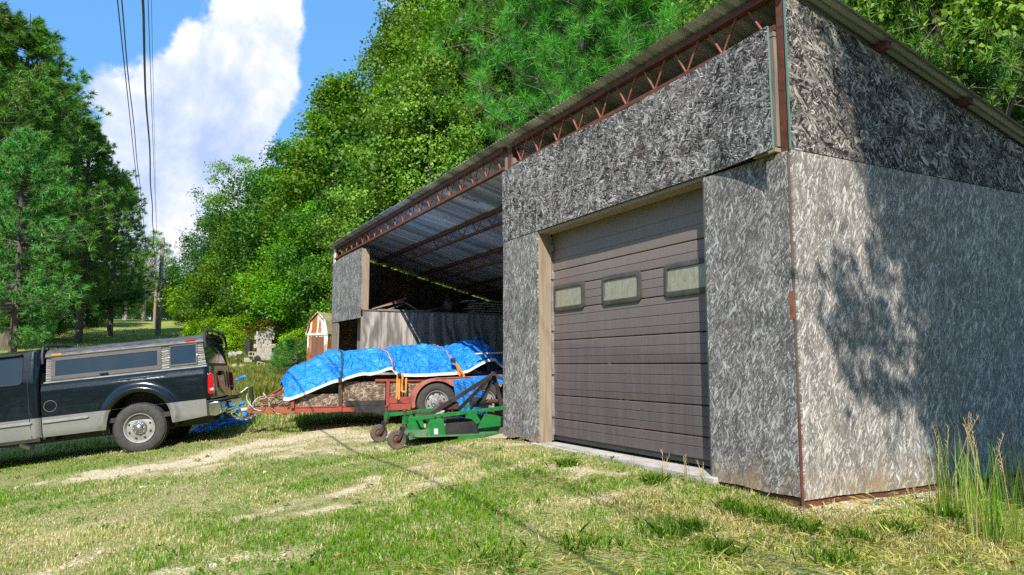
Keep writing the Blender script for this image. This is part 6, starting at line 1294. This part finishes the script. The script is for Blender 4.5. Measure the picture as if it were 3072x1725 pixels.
T = np.array((.04, .13, .02))+rg.uniform(0, 1, n)[:, None]*np.array((.07, .14, .02)); V, F, T4 = leaf_cloud(np.stack([X, Y, gz(X, Y)+rg.uniform(.012, .04, n)], 1), unit(np.stack([np.cos(a)*.5, np.sin(a)*.5, np.ones(n)], 1)+rg.normal(size=(n, 3))*.3), .030, .6, np.c_[T, np.ones(n)], rg)
link('lawn_weeds', np_mesh('lawn_weeds', V, F, 4, M['grass'], {'tint': ('FLOAT_COLOR', T4)}), None, kind='stuff', label='low broad leaved weeds scattered through the lawn', category='weeds')
# stones
def stones(name, label, n, seed, where, smin, smax, mat):
    rg = np.random.default_rng(seed); X, Y = where(rg, n); n = len(X); Z = gz(X, Y); s = rg.uniform(0, 1, n)**3*(smax-smin)+smin
    base = np.array([(1,0,0),(-1,0,0),(0,1,0),(0,-1,0),(0,0,1),(0,0,-1)], float); tri = np.array([(0,2,4),(2,1,4),(1,3,4),(3,0,4),(2,0,5),(1,2,5),(3,1,5),(0,3,5)])
    V = base[None]*rg.uniform(.6, 1.3, (n, 6, 1)); a = rg.uniform(0, 6.28, n); c, s_ = np.cos(a)[:, None], np.sin(a)[:, None]; V = np.stack([V[..., 0]*c-V[..., 1]*s_, V[..., 0]*s_+V[..., 1]*c, V[..., 2]*.6+V[..., 0]*.3], -1)*s[:, None, None]+np.stack([X, Y, Z+s*.15], 1)[:, None]
    F = (tri[None]+np.arange(n)[:, None, None]*6).reshape(-1, 3); link(name, np_mesh(name, V.reshape(-1, 3), F, 3, mat), None, kind='stuff', label=label, category='gravel')
M['stone'] = simple('limestone_chip', (.62, .57, .47), (.42, .37, .28), .9, scale=30)
M['stoneg'] = simple('grey_chip', (.52, .52, .52), (.34, .34, .35), .9, scale=30)
def w_track(rg, n):
    D = 2.4*(14/2.4)**rg.uniform(0, 1, n*8); u = rg.uniform(-.75, .6, n*8); X = CAM[0]+FH[0]*D+RT[0]*u*D; Y = CAM[1]+FH[1]*D+RT[1]*u*D; m = (rg.uniform(0, 1, n*8) < np.clip(bare(X, Y)-.12, 0, 1)) & ~in_barn(X, Y); return X[m][:n], Y[m][:n]
stones('gravel', 'pale limestone chips showing in the wheel tracks', 9000, 3, w_track, .003, .016, M['stone'])
def w_corner(rg, n):
    c1, c2, c3 = on_ground(2500, 1530), on_ground(2790, 1478), on_ground(2930, 1470); k = rg.integers(0, 3, n); C = np.array([c1[:2], c2[:2], c3[:2]])[k]; X = C[:, 0]+rg.normal(0, .13, n); Y = C[:, 1]+rg.normal(0, .25, n); m = ~in_barn(X, Y); return X[m], Y[m]
stones('corner_gravel', 'grey gravel scattered at the barn corner', 2600, 4, w_corner, .004, .013, M['stoneg'])
for i, (px, py, s_) in enumerate([(425, 1465, .035), (795, 1418, .03), (690, 1425, .022), (640, 1700, .032), (828, 1458, .016), (300, 1660, .026), (50, 1465, .03)]):
    c = on_ground(px, py); lump('stone', (c[0], c[1], g1(c[0], c[1])+s_*.3), (s_, s_*.8, s_*.55), 'stone', ['white stone in the grass below the truck wheel', 'white stone between the two pale tracks', 'small pale stone left of the second track', 'largest flat stone at the lower edge of the picture', 'small stone on the yellow track', 'flat pale stone in the lower left grass', 'pale stone at the left border of the grass'][i], 'stone', i+60, 2, .35)
c = on_ground(1945, 1575); o = lump('wrapper', (c[0], c[1], g1(c[0], c[1])+.015), (.022, .012, .012), 'wrap' if 'wrap' in M else 'tarp', 'tiny turquoise scrap of litter lying in the dry grass before the door', 'litter', 2, 2, .5)
